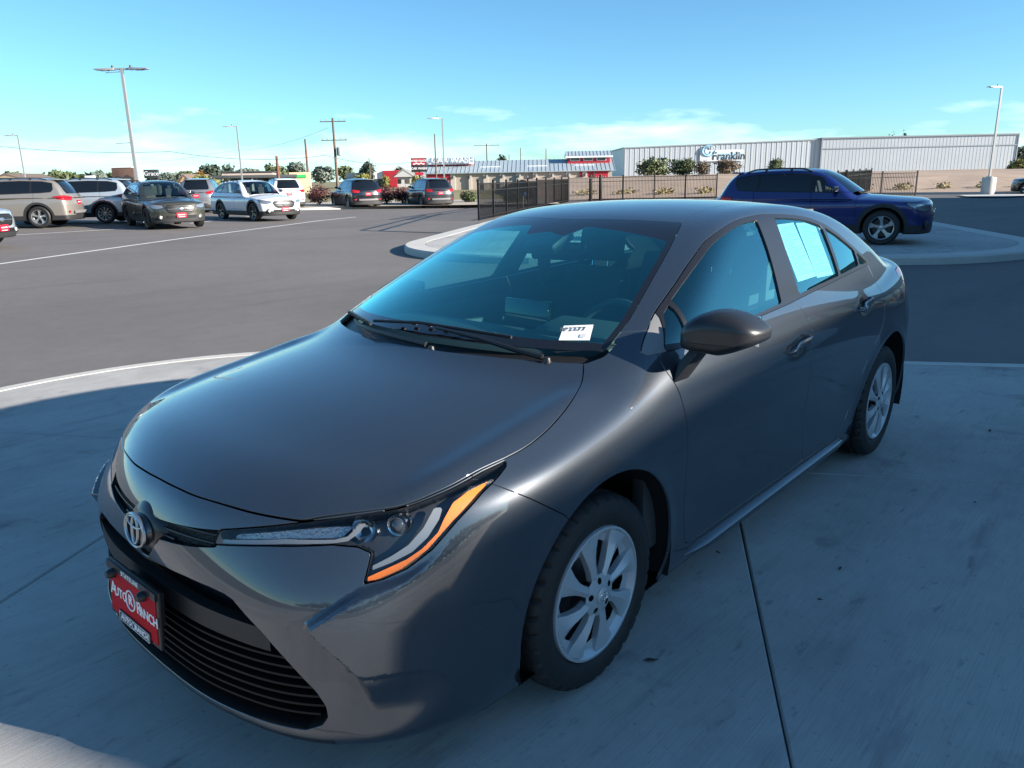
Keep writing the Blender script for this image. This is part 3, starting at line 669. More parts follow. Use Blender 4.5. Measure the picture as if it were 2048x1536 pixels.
def wood_pole(u,v0,d,label,m=WOODP,arms=0,r=.16,base=None):
    p=far(u,v0,d); z=zt(p[0],p[1]); h=p[2]-z; root=empty('utility_pole',(p[0],p[1],z),0,label,'pole','wooden poles in the distance')
    MB().tube([(0,0,-.1),(0,0,h)],[r,r*.65],10).build('pole',m,root,True)
    for k in range(arms):
        zz=h-.35-k*.022*d; w=.016*d; MB().bar((-_rh[0]*w,-_rh[1]*w,zz),(_rh[0]*w,_rh[1]*w,zz),.09).build('cross_arm',WOODP,root)
        for t in(-.9,-.5,.5,.9): MB().bar((_rh[0]*w*t,_rh[1]*w*t,zz+.04),(_rh[0]*w*t,_rh[1]*w*t,zz+.28),.07,n=6).build('insulator',mat('insulator_grey',(.25,.25,.26),.4),root)
    if arms>1: MB().lathe([(.001,.9),(.26,.86),(.28,.8),(.28,.05),(.001,0)],axis='z',n=12).build('transformer',mat('transformer_grey',(.22,.23,.24),.5),root,True).location=(_rh[0]*.45,_rh[1]*.45,h-.045*d)
    return root
UP=wood_pole(665,236,85,'tall utility pole with two cross arms above the red shrub',arms=2); wood_pole(610,278,95,'reddish wooden pole between the bank and the tall utility pole',WOODR); wood_pole(553,312,88,'short reddish wooden pole before the bank',WOODR,r=.2); wood_pole(869,268,110,'thin pole left of the car wash lamp post',r=.12)
wood_pole(973,287,150,'far utility pole with cross arm over the car wash roof',arms=1,r=.15); wood_pole(1041,296,170,'thin far pole over the middle of the car wash roof',r=.12); wood_pole(1092,297,170,'thin far pole left of the right cupola',r=.13); wood_pole(738,316,130,'slender dark pole by the white store',r=.11); wood_pole(1018,309,180,'short far pole beside the dark tree over the roof',r=.11)
def wire(pts,label,r=.022):
    Q=[]
    for (u0,v0,d0),(u1,v1,d1) in zip(pts[:-1],pts[1:]):
        a=far(u0,v0,d0); b=far(u1,v1,d1)
        for t in np.linspace(0,1,13): q=a+(b-a)*t; q[2]-=.6*4*t*(1-t); Q.append(q)
    tag(MB().tube(Q,r,5).build('power_line',mat('cable_black',(.02,.02,.022),.6),smooth=True),label,'cable','power lines')
wire([(-200,268,70),(340,303,80),(655,310,85)],'long power line crossing the sky at the left'); wire([(655,312,85),(835,322,105),(1100,318,160)],'sagging power line right of the tall utility pole')
wire([(655,256,85),(470,300,120),(200,330,190)],'thin power line running left from the cross arm',.015)
# ================================================================ the iron fence round the yard
IRON=mat('black_iron',(.016,.014,.014),.4,.3)
PICK=MB().box((0,0,0),(.021,.021,1)).build('picket_source',IRON).data; bpy.data.objects.remove(bpy.data.objects['picket_source'])
def fence(a,b,h,label,post_every=2.4,step=.115,z0=None,z1=None):
    a=np.array(a,float); b=np.array(b,float); L=np.linalg.norm((b-a)[:2]); ang=math.atan2(b[1]-a[1],b[0]-a[0]); za,zb=a[2],b[2]
    root=empty('iron_fence',tuple(a),ang,label,'fence','iron fence runs'); sl=(zb-za)/L
    k=max(1,round(L/post_every))
    for i in range(k+1):
        x=L*i/k; o=MB().box((x,0,sl*x+h*.5+.03),(.075,.075,h+.10)).build('post',IRON,root); MB().box((x,0,sl*x+h+.095),(.09,.09,.03)).build('post_cap',IRON,o)
    for z in(.12,h-.30,h-.04): MB().bar((0,0,z),(L,0,z+sl*L),.038).build('rail',IRON,root)
    n=int(L/step)
    for i in range(1,n):
        x=i*step; o=bpy.data.objects.new('picket',PICK); COL.objects.link(o); o.parent=root; o.location=(x,0,sl*x+h*.5); o.scale=(1,1,h)
def gz(u,v): return gnd(u,v)
f0,f1,f2_,f3,f4=gz(958,441),gz(1074,416),gz(1137,404),gz(1183,402),gz(1432,397)
fence(f0,f1,1.45,'nearest run of black iron fence behind the sedan roof',step=.13); fence(f1,f2_,1.50,'fence run going back from the thick corner post',step=.14); fence(f2_,f3,1.55,'short fence run left of the gate posts'); fence(f3,f4,1.58,'long fence run right of the gate before the warehouse trees',step=.10)
h0,h1,h2=gz(1500,397),gz(1690,395),gz(1830,391.5)
fence(h1,h2,1.5,'iron fence run ending right of the blue crossover'); fence(h0,h1,1.6,'iron fence run behind the blue crossover roof'); hb=ld(34,70); fence((*ld(20.6,49.5),-.05),(*ld(27.5,60),.1),1.6,'fence run receding behind the bonnet of the blue crossover',step=.14)
for u,v in((1181,402),(1201,402)): g=gz(u,v); tag(MB().box((g[0],g[1],g[2]+.85),(.16,.16,1.75)).build('gate_post',IRON,bevel=.01),'thick square gate post, %s of the pair in the fence'%('left' if u<1190 else 'right'),'post','gate posts')
g=gz(1047,416); t=empty('survey_tripod',tuple(g),0,'blue headed white tripod stand inside the fence','tripod')
MB().box((0,0,.75),(.22,.22,.20)).build('head',mat('tripod_blue',(.03,.16,.42),.5),t,bevel=.02)
for a,b in(((0,0,.7),(0,0,0)),((0,0,.68),(_rh[0]*.30,_rh[1]*.30,0)),((0,0,.68),(_fh[0]*.3,_fh[1]*.3,0))): MB().bar(a,b,.05 if b[0]==0 else .03,n=6).build('leg',mat('tripod_white',(.7,.7,.7),.5),t,True)
# ================================================================ buildings
def frame(u0,u1,d0,d1=None):
    """origin, along vector and away vector of a facade whose ends project to u0 and u1 at the given depths"""
    d1=d1 or d0; a=far(u0,350,d0)[:2]; b=far(u1,350,d1)[:2]; L=np.linalg.norm(b-a); x=(b-a)/L; y=np.array([-x[1],x[0]])
    if y@_fh<0: y=-y
    return a,x,y,L
def local_root(name,a,x,z,label,cat='building'):
    o=empty(name,(a[0],a[1],z),math.atan2(x[1],x[0]),label,cat); return o
def bx(root,name,x0,x1,y0,y1,z0,z1,m,bevel=0): return MB().box(((x0+x1)/2,(y0+y1)/2,(z0+z1)/2),(abs(x1-x0),abs(y1-y0),abs(z1-z0))).build(name,m,root,bevel=bevel)
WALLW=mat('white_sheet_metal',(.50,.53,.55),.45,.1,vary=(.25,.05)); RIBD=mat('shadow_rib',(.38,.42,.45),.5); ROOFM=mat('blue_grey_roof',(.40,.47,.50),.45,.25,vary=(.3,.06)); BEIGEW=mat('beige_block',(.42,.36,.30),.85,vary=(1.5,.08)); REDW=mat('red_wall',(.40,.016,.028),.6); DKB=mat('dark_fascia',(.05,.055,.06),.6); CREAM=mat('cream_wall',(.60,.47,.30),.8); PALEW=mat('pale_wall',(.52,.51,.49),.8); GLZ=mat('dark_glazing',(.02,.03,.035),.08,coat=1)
# white warehouse, left wing
def warehouse():
    a,x,y,L=frame(1247,1638,150,150); zt_=7.4; root=local_root('warehouse',a,x,1.3,'long white corrugated warehouse with a name sign on its wall'); sg=1
    H=px_h(1247,297,150)-1.3; HR=px_h(1638,280,150)-1.3; hx=lambda q:H+(HR-H)*q/L
    yv=1 if (np.array([-x[1],x[0]])@_fh)>0 else -1
    def Y(v): return v*yv
    MB().prism([(0,0),(L,0),(L,HR),(0,H)],Y(0),Y(30),'y').build('left_wing',WALLW,root)
    b=MB()
    n=int(L/.95)
    for i in range(n): b.box((i*.95+.3,Y(-.03),hx(i*.95)/2),(.30,.06,hx(i*.95)-.02))
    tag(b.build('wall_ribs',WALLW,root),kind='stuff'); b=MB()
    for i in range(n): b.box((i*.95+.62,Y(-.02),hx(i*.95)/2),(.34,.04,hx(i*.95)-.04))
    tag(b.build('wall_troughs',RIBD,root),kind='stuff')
    MB().prism([(-.1,H),(L,HR),(L,HR+.22),(-.1,H+.22)],Y(-.2),Y(30.1),'y').build('roof_edge',mat('grey_flashing',(.30,.33,.35),.5),root)
    # name sign
    s0,s1=L*.385,L*.605; zs=H*.50; so_=bx(root,'sign_board',s0,s1,Y(-.20),Y(-.28),zs,H-.55,mat('sign_white',(.60,.63,.65),.5))
    tx=text_obj('sign_lettering','Franklin',mat('sign_black',(.02,.02,.025),.5),1.95,so_,.02,.026); place(tx,(s0+(s1-s0)*.66,Y(-.31),H-1.75),(1,0,0),(0,0,1))
    sb=bx(so_,'sign_blue_bar',s0+(s1-s0)*.42,s1-.25,Y(-.285),Y(-.30),zs+.55,zs+1.35,mat('sign_blue',(.25,.52,.66),.5)); tx=text_obj('sign_lettering','BUILDING SUPPLY',mat('sign_white'),.62,so_,.01,.012); place(tx,(s0+(s1-s0)*.69,Y(-.32),zs+.95),(1,0,0),(0,0,1))
    b=MB(); t=np.linspace(.3,2*math.pi+.1,40); b.tube([(s0+1.6+1.2*math.cos(k),Y(-.33),zs+1.9+.95*math.sin(k)) for k in t],[.05+.09*abs(math.sin(k/2)) for k in t],6); b.build('sign_swirl',mat('sign_blue'),so_,True)
    b=MB(); t=np.linspace(0,4.5,30); b.tube([(s0+1.6+(.8-.1*k)*math.cos(k+2),Y(-.33),zs+1.8+(.8-.1*k)*math.sin(k+2)) for k in t],.07,6); b.build('sign_swirl',mat('sign_blue'),so_,True)
    # right wing, a little higher, finer ribs
    a2,x2,y2,L2=frame(1639,2026,149.5,147); r2=empty('right_wing',(0,0,0)); w=local_root('warehouse_extension',a2,x2,1.3,'taller windowless white extension at the right end of the warehouse'); H2=px_h(1830,273.5,148.5)-1.3; yv2=1 if (np.array([-x2[1],x2[0]])@_fh)>0 else -1
    bpy.data.objects.remove(r2)
    bx(w,'wall',0,L2,0,30*yv2,0,H2,WALLW); b=MB()
    for i in range(int(L2/.62)): b.box((i*.62+.2,-.008*yv2,H2/2),(.10,.016,H2-.03))
    tag(b.build('wall_ribs',mat('pale_rib',(.44,.47,.49),.5),w),kind='stuff')
    bx(w,'wall_flashing',0,L2,-.05*yv2,-.10*yv2,H2*.70,H2*.70+.16,mat('grey_flashing')); bx(w,'roof_edge',-.1,L2+.1,-.2*yv2,30.1*yv2,H2,H2+.22,mat('grey_flashing')); bx(w,'corner_trim',L2-.05,L2+.12,-.12*yv2,.1*yv2,0,H2,mat('grey_flashing')); bx(w,'corner_trim',-.12,.1,-.12*yv2,.1*yv2,0,H2,mat('grey_flashing'))
warehouse()
def carwash():
    d=118; a,x,y,L=frame(852,1224,d,d-1); yv=1 if (np.array([-x[1],x[0]])@_fh)>0 else -1; Y=lambda v:v*yv; z0=-.05
    root=local_root('car_wash',a,x,z0,'long beige car wash with red ends and a seamed metal roof'); s=FPX/d
    eave=px_h(1000,342.5,d)-z0; ridge=px_h(1000,319.5,d)-z0; dep=9
    bx(root,'wall',0,L,Y(0),Y(dep),0,eave,BEIGEW)
    for i in range(9):
        xx=4.0+i*(L-8)/8; bx(root,'pilaster',xx-.35,xx+.35,Y(-.18),Y(.05),0,eave-.15,mat('pale_block',(.52,.46,.40),.85)); MB().box((xx,Y(-.30),eave-.75),(.16,.2,.42)).build('wall_lamp',DKB,root)
    for i in range(3): bx(root,'downpipe',6.2+i*9.3,6.35+i*9.3,Y(-.30),Y(-.18),0,eave,DKB)
    for x0,x1 in((.2,3.7),(L-4.8,L-.6)):
        p_=bx(root,'red_panel',x0,x1,Y(-.12),Y(0),.0,eave-.1,REDW)
        for k in range(12): bx(p_,'slat',x0+.1+k*(x1-x0-.2)/12,x0+.1+k*(x1-x0-.2)/12+.10,Y(-.16),Y(-.12),.5,eave-1.0,mat('pink_slat',(.75,.30,.30),.6))
    # gable roof with standing seams
    def gable(nm,x0,x1,y0,y1,z0_,z1_,m,ov=.45,seam=.62):
        ym=(y0+y1)/2; rt=MB(); q=[(x0-ov,Y(y0-ov),z0_-.12),(x1+ov,Y(y0-ov),z0_-.12),(x1+ov,Y(ym),z1_),(x0-ov,Y(ym),z1_),(x0-ov,Y(y1+ov),z0_-.12),(x1+ov,Y(y1+ov),z0_-.12)]
        rt.add(q+[(p[0],p[1],p[2]-.10) for p in q],[(0,1,2,3),(3,2,5,4),(6,7,8,9),(9,8,11,10),(0,1,7,6),(4,5,11,10),(0,3,9,6),(3,4,10,9),(1,2,8,7),(2,5,11,8)]); ro=rt.build(nm,m,root)
        b=MB(); k=int((x1-x0+2*ov)/seam)
        for i in range(k+1): xx=x0-ov+.02+i*(x1-x0+2*ov-.04)/k; b.bar((xx,Y(y0-ov),z0_-.08),(xx,Y(ym),z1_+.04),.06,.03)
        tag(b.build('roof_seams',mat('seam_grey',(.34,.40,.43),.5),ro),kind='stuff'); return ro
    gable('roof',0,L,0,dep,eave,ridge,ROOFM)
    for x0,x1,vt,vb in((.2,6.6,310,327),(L-6.4,L-.1,301.5,318)):
        zt_=px_h(1000,vt+2,d)-z0; zb=ridge-.9; hh=zt_-.75
        cw=bx(root,'cupola',x0,x1,Y(dep*.28),Y(dep*.72),zb,hh,REDW)
        for k in range(3):
            xa=x0+.35+k*(x1-x0-.4)/3; wn=bx(cw,'cupola_window',xa,xa+(x1-x0)/3-.65,Y(dep*.28-.06),Y(dep*.28),zb+.55,hh-.12,mat('white_frame',(.72,.72,.72),.5)); bx(cw,'pane',xa+.10,xa+(x1-x0)/3-.75,Y(dep*.28-.10),Y(dep*.28-.05),zb+.62,hh-.18,GLZ)
        gable('cupola_roof',x0,x1,dep*.28,dep*.72,hh,zt_,ROOFM,.35,.5); bx(root,'cupola_fascia',x0-.4,x1+.4,Y(dep*.28-.42),Y(dep*.28-.36),hh-.28,hh-.05,WHITEP)
    tx=text_obj('roof_lettering','CAR WASH',WHITEP,1.25,root,.05,.015); place(tx,(3.9,Y(dep*.28-.7),px_h(1000,316,d)-z0-.15),(1,0,0),(0,0,1))
    for xx in(8,15,22): bx(root,'snow_fence',xx,xx+3.0,Y(1.6),Y(1.65),eave+(ridge-eave)*.38,eave+(ridge-eave)*.38+.12,WHITEP)
carwash()
def pole_sign():
    d=104; p=far(838,330,d); z0=-.05; root=empty('pole_sign',(p[0],p[1],z0),math.atan2(_rh[1],_rh[0]),'red and black car wash sign on a post left of the car wash','sign'); zc=p[2]-z0
    MB().box((0,0,zc*.45),(.25,.25,zc*.9)).build('post',DKB,root)
    q=MB().box((0,0,zc),(2.05,.35,1.75)).build('sign_box',mat('sign_dark',(.03,.03,.032),.5),root,bevel=.04); MB().box((0,-.19,zc+.40),(1.9,.02,.80)).build('red_panel',mat('sign_red',(.50,.02,.04),.5),q)
    MB().box((0,-.19,zc-1.10),(1.1,.3,.35)).build('lower_panel',mat('sign_red'),q)
    for s_,zz,sz in(('WASH RACK',zc+.50,.36),('CAR WASH',zc-.45,.40)): t=text_obj('sign_lettering',s_,WHITEP,sz,q,.01,.014); place(t,(0,-.22,zz),(1,0,0),(0,0,1))
    for k in range(5): MB().box((-.6+k*.3,-.20,zc+.12+.08*(k%2)),(.28,.03,.16)).build('mountain_emblem',WHITEP,q)
pole_sign()
def bank():
    d=92; a,x,y,L=frame(392,622,d,d+3); yv=1 if (np.array([-x[1],x[0]])@_fh)>0 else -1; Y=lambda v:v*yv; z0=float(zt(*a)); r=local_root('bank_building',a,x,z0,'low flat roofed bank with a dark canopy and a cream tower'); z=lambda v:px_h(500,v,d)-z0
    bx(r,'wall',3,L-2.6,Y(1.5),Y(12),0,z(352),PALEW); bx(r,'canopy',0,L-1.6,Y(-1),Y(9),z(356),z(350),DKB,.03); bx(r,'parapet',2.6,L-4.5,Y(2.0),Y(11),z(352),z(343.5),mat('pinkish_stucco',(.40,.32,.28),.85)); bx(r,'roof_cap',2.4,L-4.3,Y(1.8),Y(11.2),z(343.5),z(341.5),DKB)
    bx(r,'tower',L-2.5,L-.1,Y(-.6),Y(8),0,z(346),CREAM); MB().box((L-1.2,Y(-.68),z(354)),(1.3,.1,.34)).build('green_sign',mat('bank_green',(.03,.40,.10),.5),r)
    for k in range(5): bx(r,'window',3.6+k*1.5,4.9+k*1.5,Y(1.42),Y(1.5),.5,z(357),GLZ)
    bx(r,'green_entrance',L-5.6,L-3.2,Y(1.3),Y(1.5),0,z(362),mat('bank_green'))
    for k in range(4): MB().bar((1.0+k*2.6,Y(-.6),0),(1.0+k*2.6,Y(-.6),z(356)),.22).build('canopy_post',PALEW,r)
bank()
def store():
    d=150; a,x,y,L=frame(690,792,d); yv=1 if (np.array([-x[1],x[0]])@_fh)>0 else -1; Y=lambda v:v*yv; z0=-.05; r=local_root('store',a,x,z0,'white store with a red corner block beyond the shrubs'); z=lambda v:px_h(740,v,d)-z0
    bx(r,'wall',0,L,Y(.6),Y(14),0,z(345),PALEW); bx(r,'white_block',3.8,L-2.4,Y(0),Y(12),0,z(342),WHITEP); bx(r,'red_block',L-2.4,L+.2,Y(-.4),Y(9),0,z(342),REDW); bx(r,'dark_band',0,L-2.4,Y(-.05),Y(.6),z(362),z(358),DKB)
    for k in range(4): bx(r,'window',.6+k*1.7,1.9+k*1.7,Y(-.08 if k>1 else .5),Y(.62),.4,z(362),GLZ)
    for i,(u0,u1,v0,v1,dd,lab) in enumerate([(786,826,338,356,150,'grey gabled house beside the red store wall'),(818,846,342,356,158,'pale gabled house left of the car wash sign'),(-12,36,347,358,110,'small tan gabled house at the left edge'),(358,378,348,366,100,'small orange gabled house by the dark name sign')]):
        a,x,y,L=frame(u0,u1,dd); yv=1 if (np.array([-x[1],x[0]])@_fh)>0 else -1; z0=float(zt(*a)); r=local_root('gabled_house',a,x,z0,lab,'house'); r['group']='gabled houses in the distance'; e=px_h(u0,v1-2,dd)-z0; rg=px_h(u0,v0,dd)-z0; m=[PALEW,PALEW,mat('tan_siding',(.42,.33,.22),.8),mat('orange_siding',(.55,.30,.14),.8)][i]
        bx(r,'wall',0,L,0,8*yv,0,e,m); MB().prism([(-.4,e-.05),(L+.4,e-.05),(L/2,rg)],-.4*yv,8.4*yv,'y').build('roof',[mat('shingle_grey',(.22,.22,.21),.9),mat('shingle_grey',(.22,.22,.21),.9),mat('shingle_brown',(.15,.11,.09),.9),mat('shingle_brown',(.15,.11,.09),.9)][i],r); MB().prism([(.1,e-.02),(L-.1,e-.02),(L/2,rg-.35)],-.46*yv,-.41*yv,'y').build('gable_wall',m,r)
        for k in range(2): bx(r,'window',L*(.18+.42*k),L*(.40+.42*k),-.05*yv,.02*yv,e*.35,e*.75,GLZ)
store()
def board(u0,u1,v0,v1,d,m,label,txt=None):
    a=far(u0,v0,d); b=far(u1,v0,d); z0=float(zt(a[0],a[1])); zt_=a[2]-z0; zb=px_h(u0,v1,d)-z0; L=np.linalg.norm((b-a)[:2]); r=empty('sign_board',(a[0],a[1],z0),math.atan2(*(b-a)[[1,0]]),label,'sign'); MB().box((L/2,0,(zt_+zb)/2),(L,.3,zt_-zb)).build('panel',m,r,bevel=.03)
    for q in(.2,.8): MB().box((L*q,.1,zb/2),(.2,.2,zb)).build('post',DKB,r)
    return r,L,(zt_+zb)/2,zt_,zb
r,L,zc,_,_=board(288,316,339.5,357,62,mat('slate_sign',(.035,.04,.045),.6),'dark slate sign with the white name Grace behind the olive wagon'); t=text_obj('sign_lettering','Grace',WHITEP,.46,r,.005,.004); place(t,(L*.55,-.17,zc+.02),(1,0,0),(0,0,1))
r,L,zc,z1,z0=board(224,268,336,372,58,mat('rust_panel',(.13,.075,.055),.85,vary=(2,.25)),'brown weathered billboard left of the tall lamp post'); MB().prism([(.05,z0+.05),(L-.05,z0+.05),(L-.05,zc-.1),(L*.7,zc+.15),(L*.5,zc-.05),(L*.25,zc+.1),(.05,zc-.2)],-.19,-.155,'y').build('mountain_shape',mat('mountain_dark',(.045,.04,.04),.8),r); MB().box((L*.55,0,z1+.05),(L*.8,.4,.08)).build('top_cap',WHITEP,r)
r,L,zc,z1,z0=board(170,189,351.5,362,90,WHITEP,'small white container box in the distance above the silver car')
# the dealership whose shade falls over the pad; seen only as a mirror image in the sedan
fd_=np.array([-.968,-.25]); NB=np.array([-6.16,16.2]); root=empty('dealership',(NB[0],NB[1],-.05),math.atan2(fd_[1],fd_[0]),'long grey dealership building mirrored in the side glass of the sedan','building')
DG=mat('dealer_grey',(.20,.20,.20),.7); bx(root,'wall',0,52,-16,0,0,5.6,DG); bx(root,'parapet',-.15,52.15,-16.15,.15,5.6,6.5,mat('dealer_dark',(.06,.06,.065),.6))
for k in range(12):
    w_=bx(root,'window',2+k*4.1,5.4+k*4.1,0,.06,.4,3.6,mat('white_frame',(.72,.72,.72),.5)); bx(w_,'pane',2.1+k*4.1,5.3+k*4.1,.05,.09,.5,3.5,GLZ)
bx(root,'canopy',18,30,.0,3.2,3.9,4.5,mat('dealer_dark'))
# ================================================================ the grey sedan
PAINT=paint('grey_metallic_paint',(.024,.033,.046),.30,.38)
car=empty('sedan',(0,0,0),0,'dark grey four-door sedan filling the foreground on the concrete pad','car')
def fA(V): return (V[:,1]-V[:,0])*.70711,V[:,2]
def fS(V): return V[:,0],V[:,2]
def fT(V): return V[:,0],V[:,1]
V,T=surface_nets(corolla_phi,(-3.80,-.05,.10),(1.10,.99,1.52),.0165)
V=snap(corolla_phi,V,2)
V,T=subdivide(V,T,(V[T][:,:,0].mean(1)>.18)&(V[T][:,:,2].mean(1)<.87)); V=snap(corolla_phi,V,2)
(V,T),_=split(V,T,-V[:,1]); V[:,1]=np.maximum(V[:,1],0)
UND,(V,T)=split(V,T,V[:,2]-.172)
def cutout(poly,proj,cond=None,g=.0,snapit=True):
    """split the remaining skin with a polygon; returns the piece inside"""
    global V,T
    u,w=proj(V); d=sdpoly(poly,u,w)
    if cond is not None: d=np.maximum(d,cond(V))
    a,b=split(V,T,d,g); V,T=b
    return a
def pr(P,proj): P=np.array(P,float); u,w=proj(P); return np.stack([u,w],1)
def ell(cx,cz,rx,rz,n=64): return [(cx+rx*math.cos(t),cz+rz*math.sin(t)) for t in np.linspace(0,2*math.pi,n,endpoint=False)]
G=.0021
# wheel openings
for c in(-.028,-2.735):
    P=[(c+.405*math.cos(t),.315+.394*math.sin(t)) for t in np.linspace(-.35,math.pi+.35,60)]
    P=[(P[0][0]-.02,-.2)]+P+[(P[-1][0]+.02,-.2)]; cutout(P,fS,lambda q:.45-q[:,1])
# ---- top group
hood_rear=[(.006,0),(-.004,.12),(-.018,.223),(-.072,.404),(-.144,.559),(-.201,.653)]
hood_side=[(-.201,.653),(-.127,.700),(-.020,.745),(.083,.771),(.177,.785),(.255,.789),(.331,.785)]
hood_front=[(.331,.785),(.408,.776),(.516,.762),(.619,.722),(.695,.653),(.777,.558),(.812,.505),(.861,.375),(.900,.215),(.912,.10),(.914,0)]
HP=np.concatenate([smooth_line([(.006,-.12)]+hood_rear[0:],6),smooth_line(hood_side,6)[1:],smooth_line(hood_front+[(.912,-.10)],6)[1:]])
HOOD=cutout(HP,fT,lambda q:.55-q[:,2],G)
ws_low=[(-.060,-.1),(-.060,0),(-.085,.223),(-.135,.404),(-.20,.545),(-.262,.640),(-.275,.668)]
ws_side=[(-.275,.668),(-.31,.675),(-.452,.660),(-.668,.612),(-.869,.562),(-1.05,.505),(-1.085,.485)]
ws_top=[(-1.085,.485),(-1.05,.40),(-1.005,.25),(-.975,.10),(-.968,0),(-.975,-.1)]
WP=np.concatenate([smooth_line(ws_low,6),smooth_line(ws_side,6)[1:],smooth_line(ws_top,6)[1:]])
WIND=cutout(WP,fT,lambda q:.7-q[:,2],.0015)
COWLP=[(.02,-.1),(.01,.1),(-.018,.225),(-.072,.406),(-.144,.561),(-.205,.660),(-.265,.690),(-.35,.690),(-.30,.60),(-.2,.4),(-.12,.0),(-.12,-.1)]
COWL=cutout(COWLP,fT,lambda q:.7-q[:,2],.0)
roof_side=[(-1.085,.487),(-1.25,.468),(-1.5,.455),(-1.9,.452),(-2.3,.46),(-2.56,.475)]
RP=np.concatenate([smooth_line([(-.975,-.1),(-.968,0),(-.975,.1),(-1.005,.25),(-1.05,.40),(-1.085,.487)],6),smooth_line(roof_side,6)[1:],[(-2.60,.2),(-2.61,0),(-2.6,-.1)]])
ROOF=cutout(RP,fT,lambda q:.9-q[:,2],.0016)
RWP=[(-2.6,-.1),(-2.61,0),(-2.60,.2),(-2.57,.46),(-2.70,.54),(-2.95,.585),(-3.02,.58),(-3.06,.3),(-3.07,0),(-3.07,-.1)]
RWIN=cutout(RWP,fT,lambda q:.9-q[:,2],.0015)
TRP=[(-3.08,-.1),(-3.08,0),(-3.07,.3),(-3.06,.56),(-3.2,.60),(-3.45,.58),(-3.62,.52),(-3.9,.5),(-3.9,-.1)]
TRUNK=cutout(TRP,fT,lambda q:.72-q[:,2],G)
# ---- front group (seen along the corner diagonal)
HL3=[(.931,.318,.673),(.912,.322,.709),(.815,.505,.747),(.777,.556,.758),(.695,.651,.775),(.619,.720,.788),(.516,.761,.809),(.408,.774,.829),(.328,.787,.838),(.345,.802,.828),(.385,.811,.814),(.452,.815,.790),(.538,.810,.743),(.611,.794,.688),(.673,.770,.654),(.726,.739,.636),(.762,.711,.629),(.741,.707,.668),(.727,.702,.695),(.743,.672,.708),(.779,.620,.711),(.868,.467,.694)]
HLP=pr(HL3,fA); HLAMP=cutout(HLP,fA,lambda q:.25-q[:,0],.0018)
UG3=[(.969,-.03,.681),(.969,0,.681),(.957,.15,.691),(.940,.239,.698),(.912,.326,.707),(.93,.326,.668),(.957,.238,.652),(.971,.165,.643),(.978,.093,.636),(.984,.02,.560),(.984,-.03,.560)]
UGRIL=cutout(pr(UG3,fA),fA,lambda q:.6-q[:,0],.001)
LG3=[(.984,-.03,.548),(.984,0,.549),(.982,.122,.563),(.974,.234,.569),(.960,.328,.568),(.950,.380,.564),(.944,.410,.556),(.925,.496,.493),(.898,.570,.418),(.869,.630,.350),(.858,.650,.311),(.857,.653,.282),(.867,.641,.258),(.891,.602,.238),(.943,.47,.232),(.972,.335,.228),(.985,.15,.226),(.99,0,.226),(.99,-.03,.226)]
LGRIL=cutout(pr(LG3,fA),fA,lambda q:.6-q[:,0],.001)
BUP=[(.60,.95),(.43,.812),(.413,.803),(.326,.747),(.209,.666),(.15,.60),(.15,0),(1.3,0),(1.3,.95)]
BUMP=cutout(BUP,fS,None,G*.8)
LIPP=[(-2,.0),(2,.0),(2,.222),(-2,.222)]
_u,_w=BUMP[0][:,0],BUMP[0][:,2]
LIP,BUMP=split(BUMP[0],BUMP[1],np.maximum(np.maximum(BUMP[0][:,2]-.214,.55-BUMP[0][:,0]),BUMP[0][:,1]-.66),.0012)
# ---- side group
top_l=[(-.532,1.106),(-.693,1.181),(-.878,1.263),(-1.061,1.331),(-1.296,1.378),(-1.525,1.392),(-1.648,1.388),(-1.823,1.378),(-2.013,1.358),(-2.194,1.320),(-2.353,1.257),(-2.489,1.187),(-2.60,1.13),(-2.665,1.095),(-2.675,1.083)]
belt_l=[(-2.675,1.083),(-2.62,1.079),(-2.475,1.076),(-2.068,1.064),(-1.534,1.040),(-1.363,1.032),(-.726,1.011),(-.425,.999),(-.37,.996)]
DLO=np.concatenate([smooth_line([(-.355,1.003),(-.40,1.033),(-.46,1.067)]+top_l,5),smooth_line(belt_l,5)[1:]])
side_c=lambda q:.50-q[:,1]
DL=cutout(DLO,fS,side_c,.001)
fd=smooth_line([(-.402,.999),(-.394,.946),(-.451,.834),(-.49,.70),(-.507,.553),(-.53,.40),(-.552,.30)],5)
bs=smooth_line([(-1.46,1.04),(-1.512,.99),(-1.539,.943),(-1.560,.85),(-1.563,.75),(-1.60,.58),(-1.631,.446),(-1.662,.32),(-1.672,.275)],5)
rd=smooth_line([(-2.10,.262),(-2.20,.33),(-2.275,.46),(-2.335,.58),(-2.43,.69),(-2.52,.76),(-2.60,.86),(-2.635,.96),(-2.62,1.075)],5)
FD=np.concatenate([[(-.402,1.03)],fd,[(-.565,.266),(-.60,.252),(-1.66,.252)],bs[::-1],[(-1.46,1.06)]])
RD=np.concatenate([[(-1.46,1.06)],bs,[(-1.685,.252),(-2.08,.254)],rd,[(-2.62,1.10)]])
FDOOR=cutout(FD,fS,side_c,G); RDOOR=cutout(RD,fS,side_c,G)
ROCK=cutout([(-.35,0),(-2.4,0),(-2.4,.30),(-2.08,.254),(-1.68,.252),(-.60,.252),(-.35,.30)],fS,side_c,G*.7)
FEND=cutout([(.8,1.2),(-.30,1.2),(-.355,1.055),(-.47,1.062),(-.47,.95),(-.62,.9),(-.62,0),(.8,0)],fS,None,.0014)
TAIL=cutout([(-3.09,.972),(-3.14,1.00),(-3.30,1.012),(-3.62,1.0),(-3.9,.985),(-3.9,.87),(-3.5,.865),(-3.3,.90),(-3.15,.94)],fS,lambda q:.35-q[:,1],.002)
FRAME=(V,T)
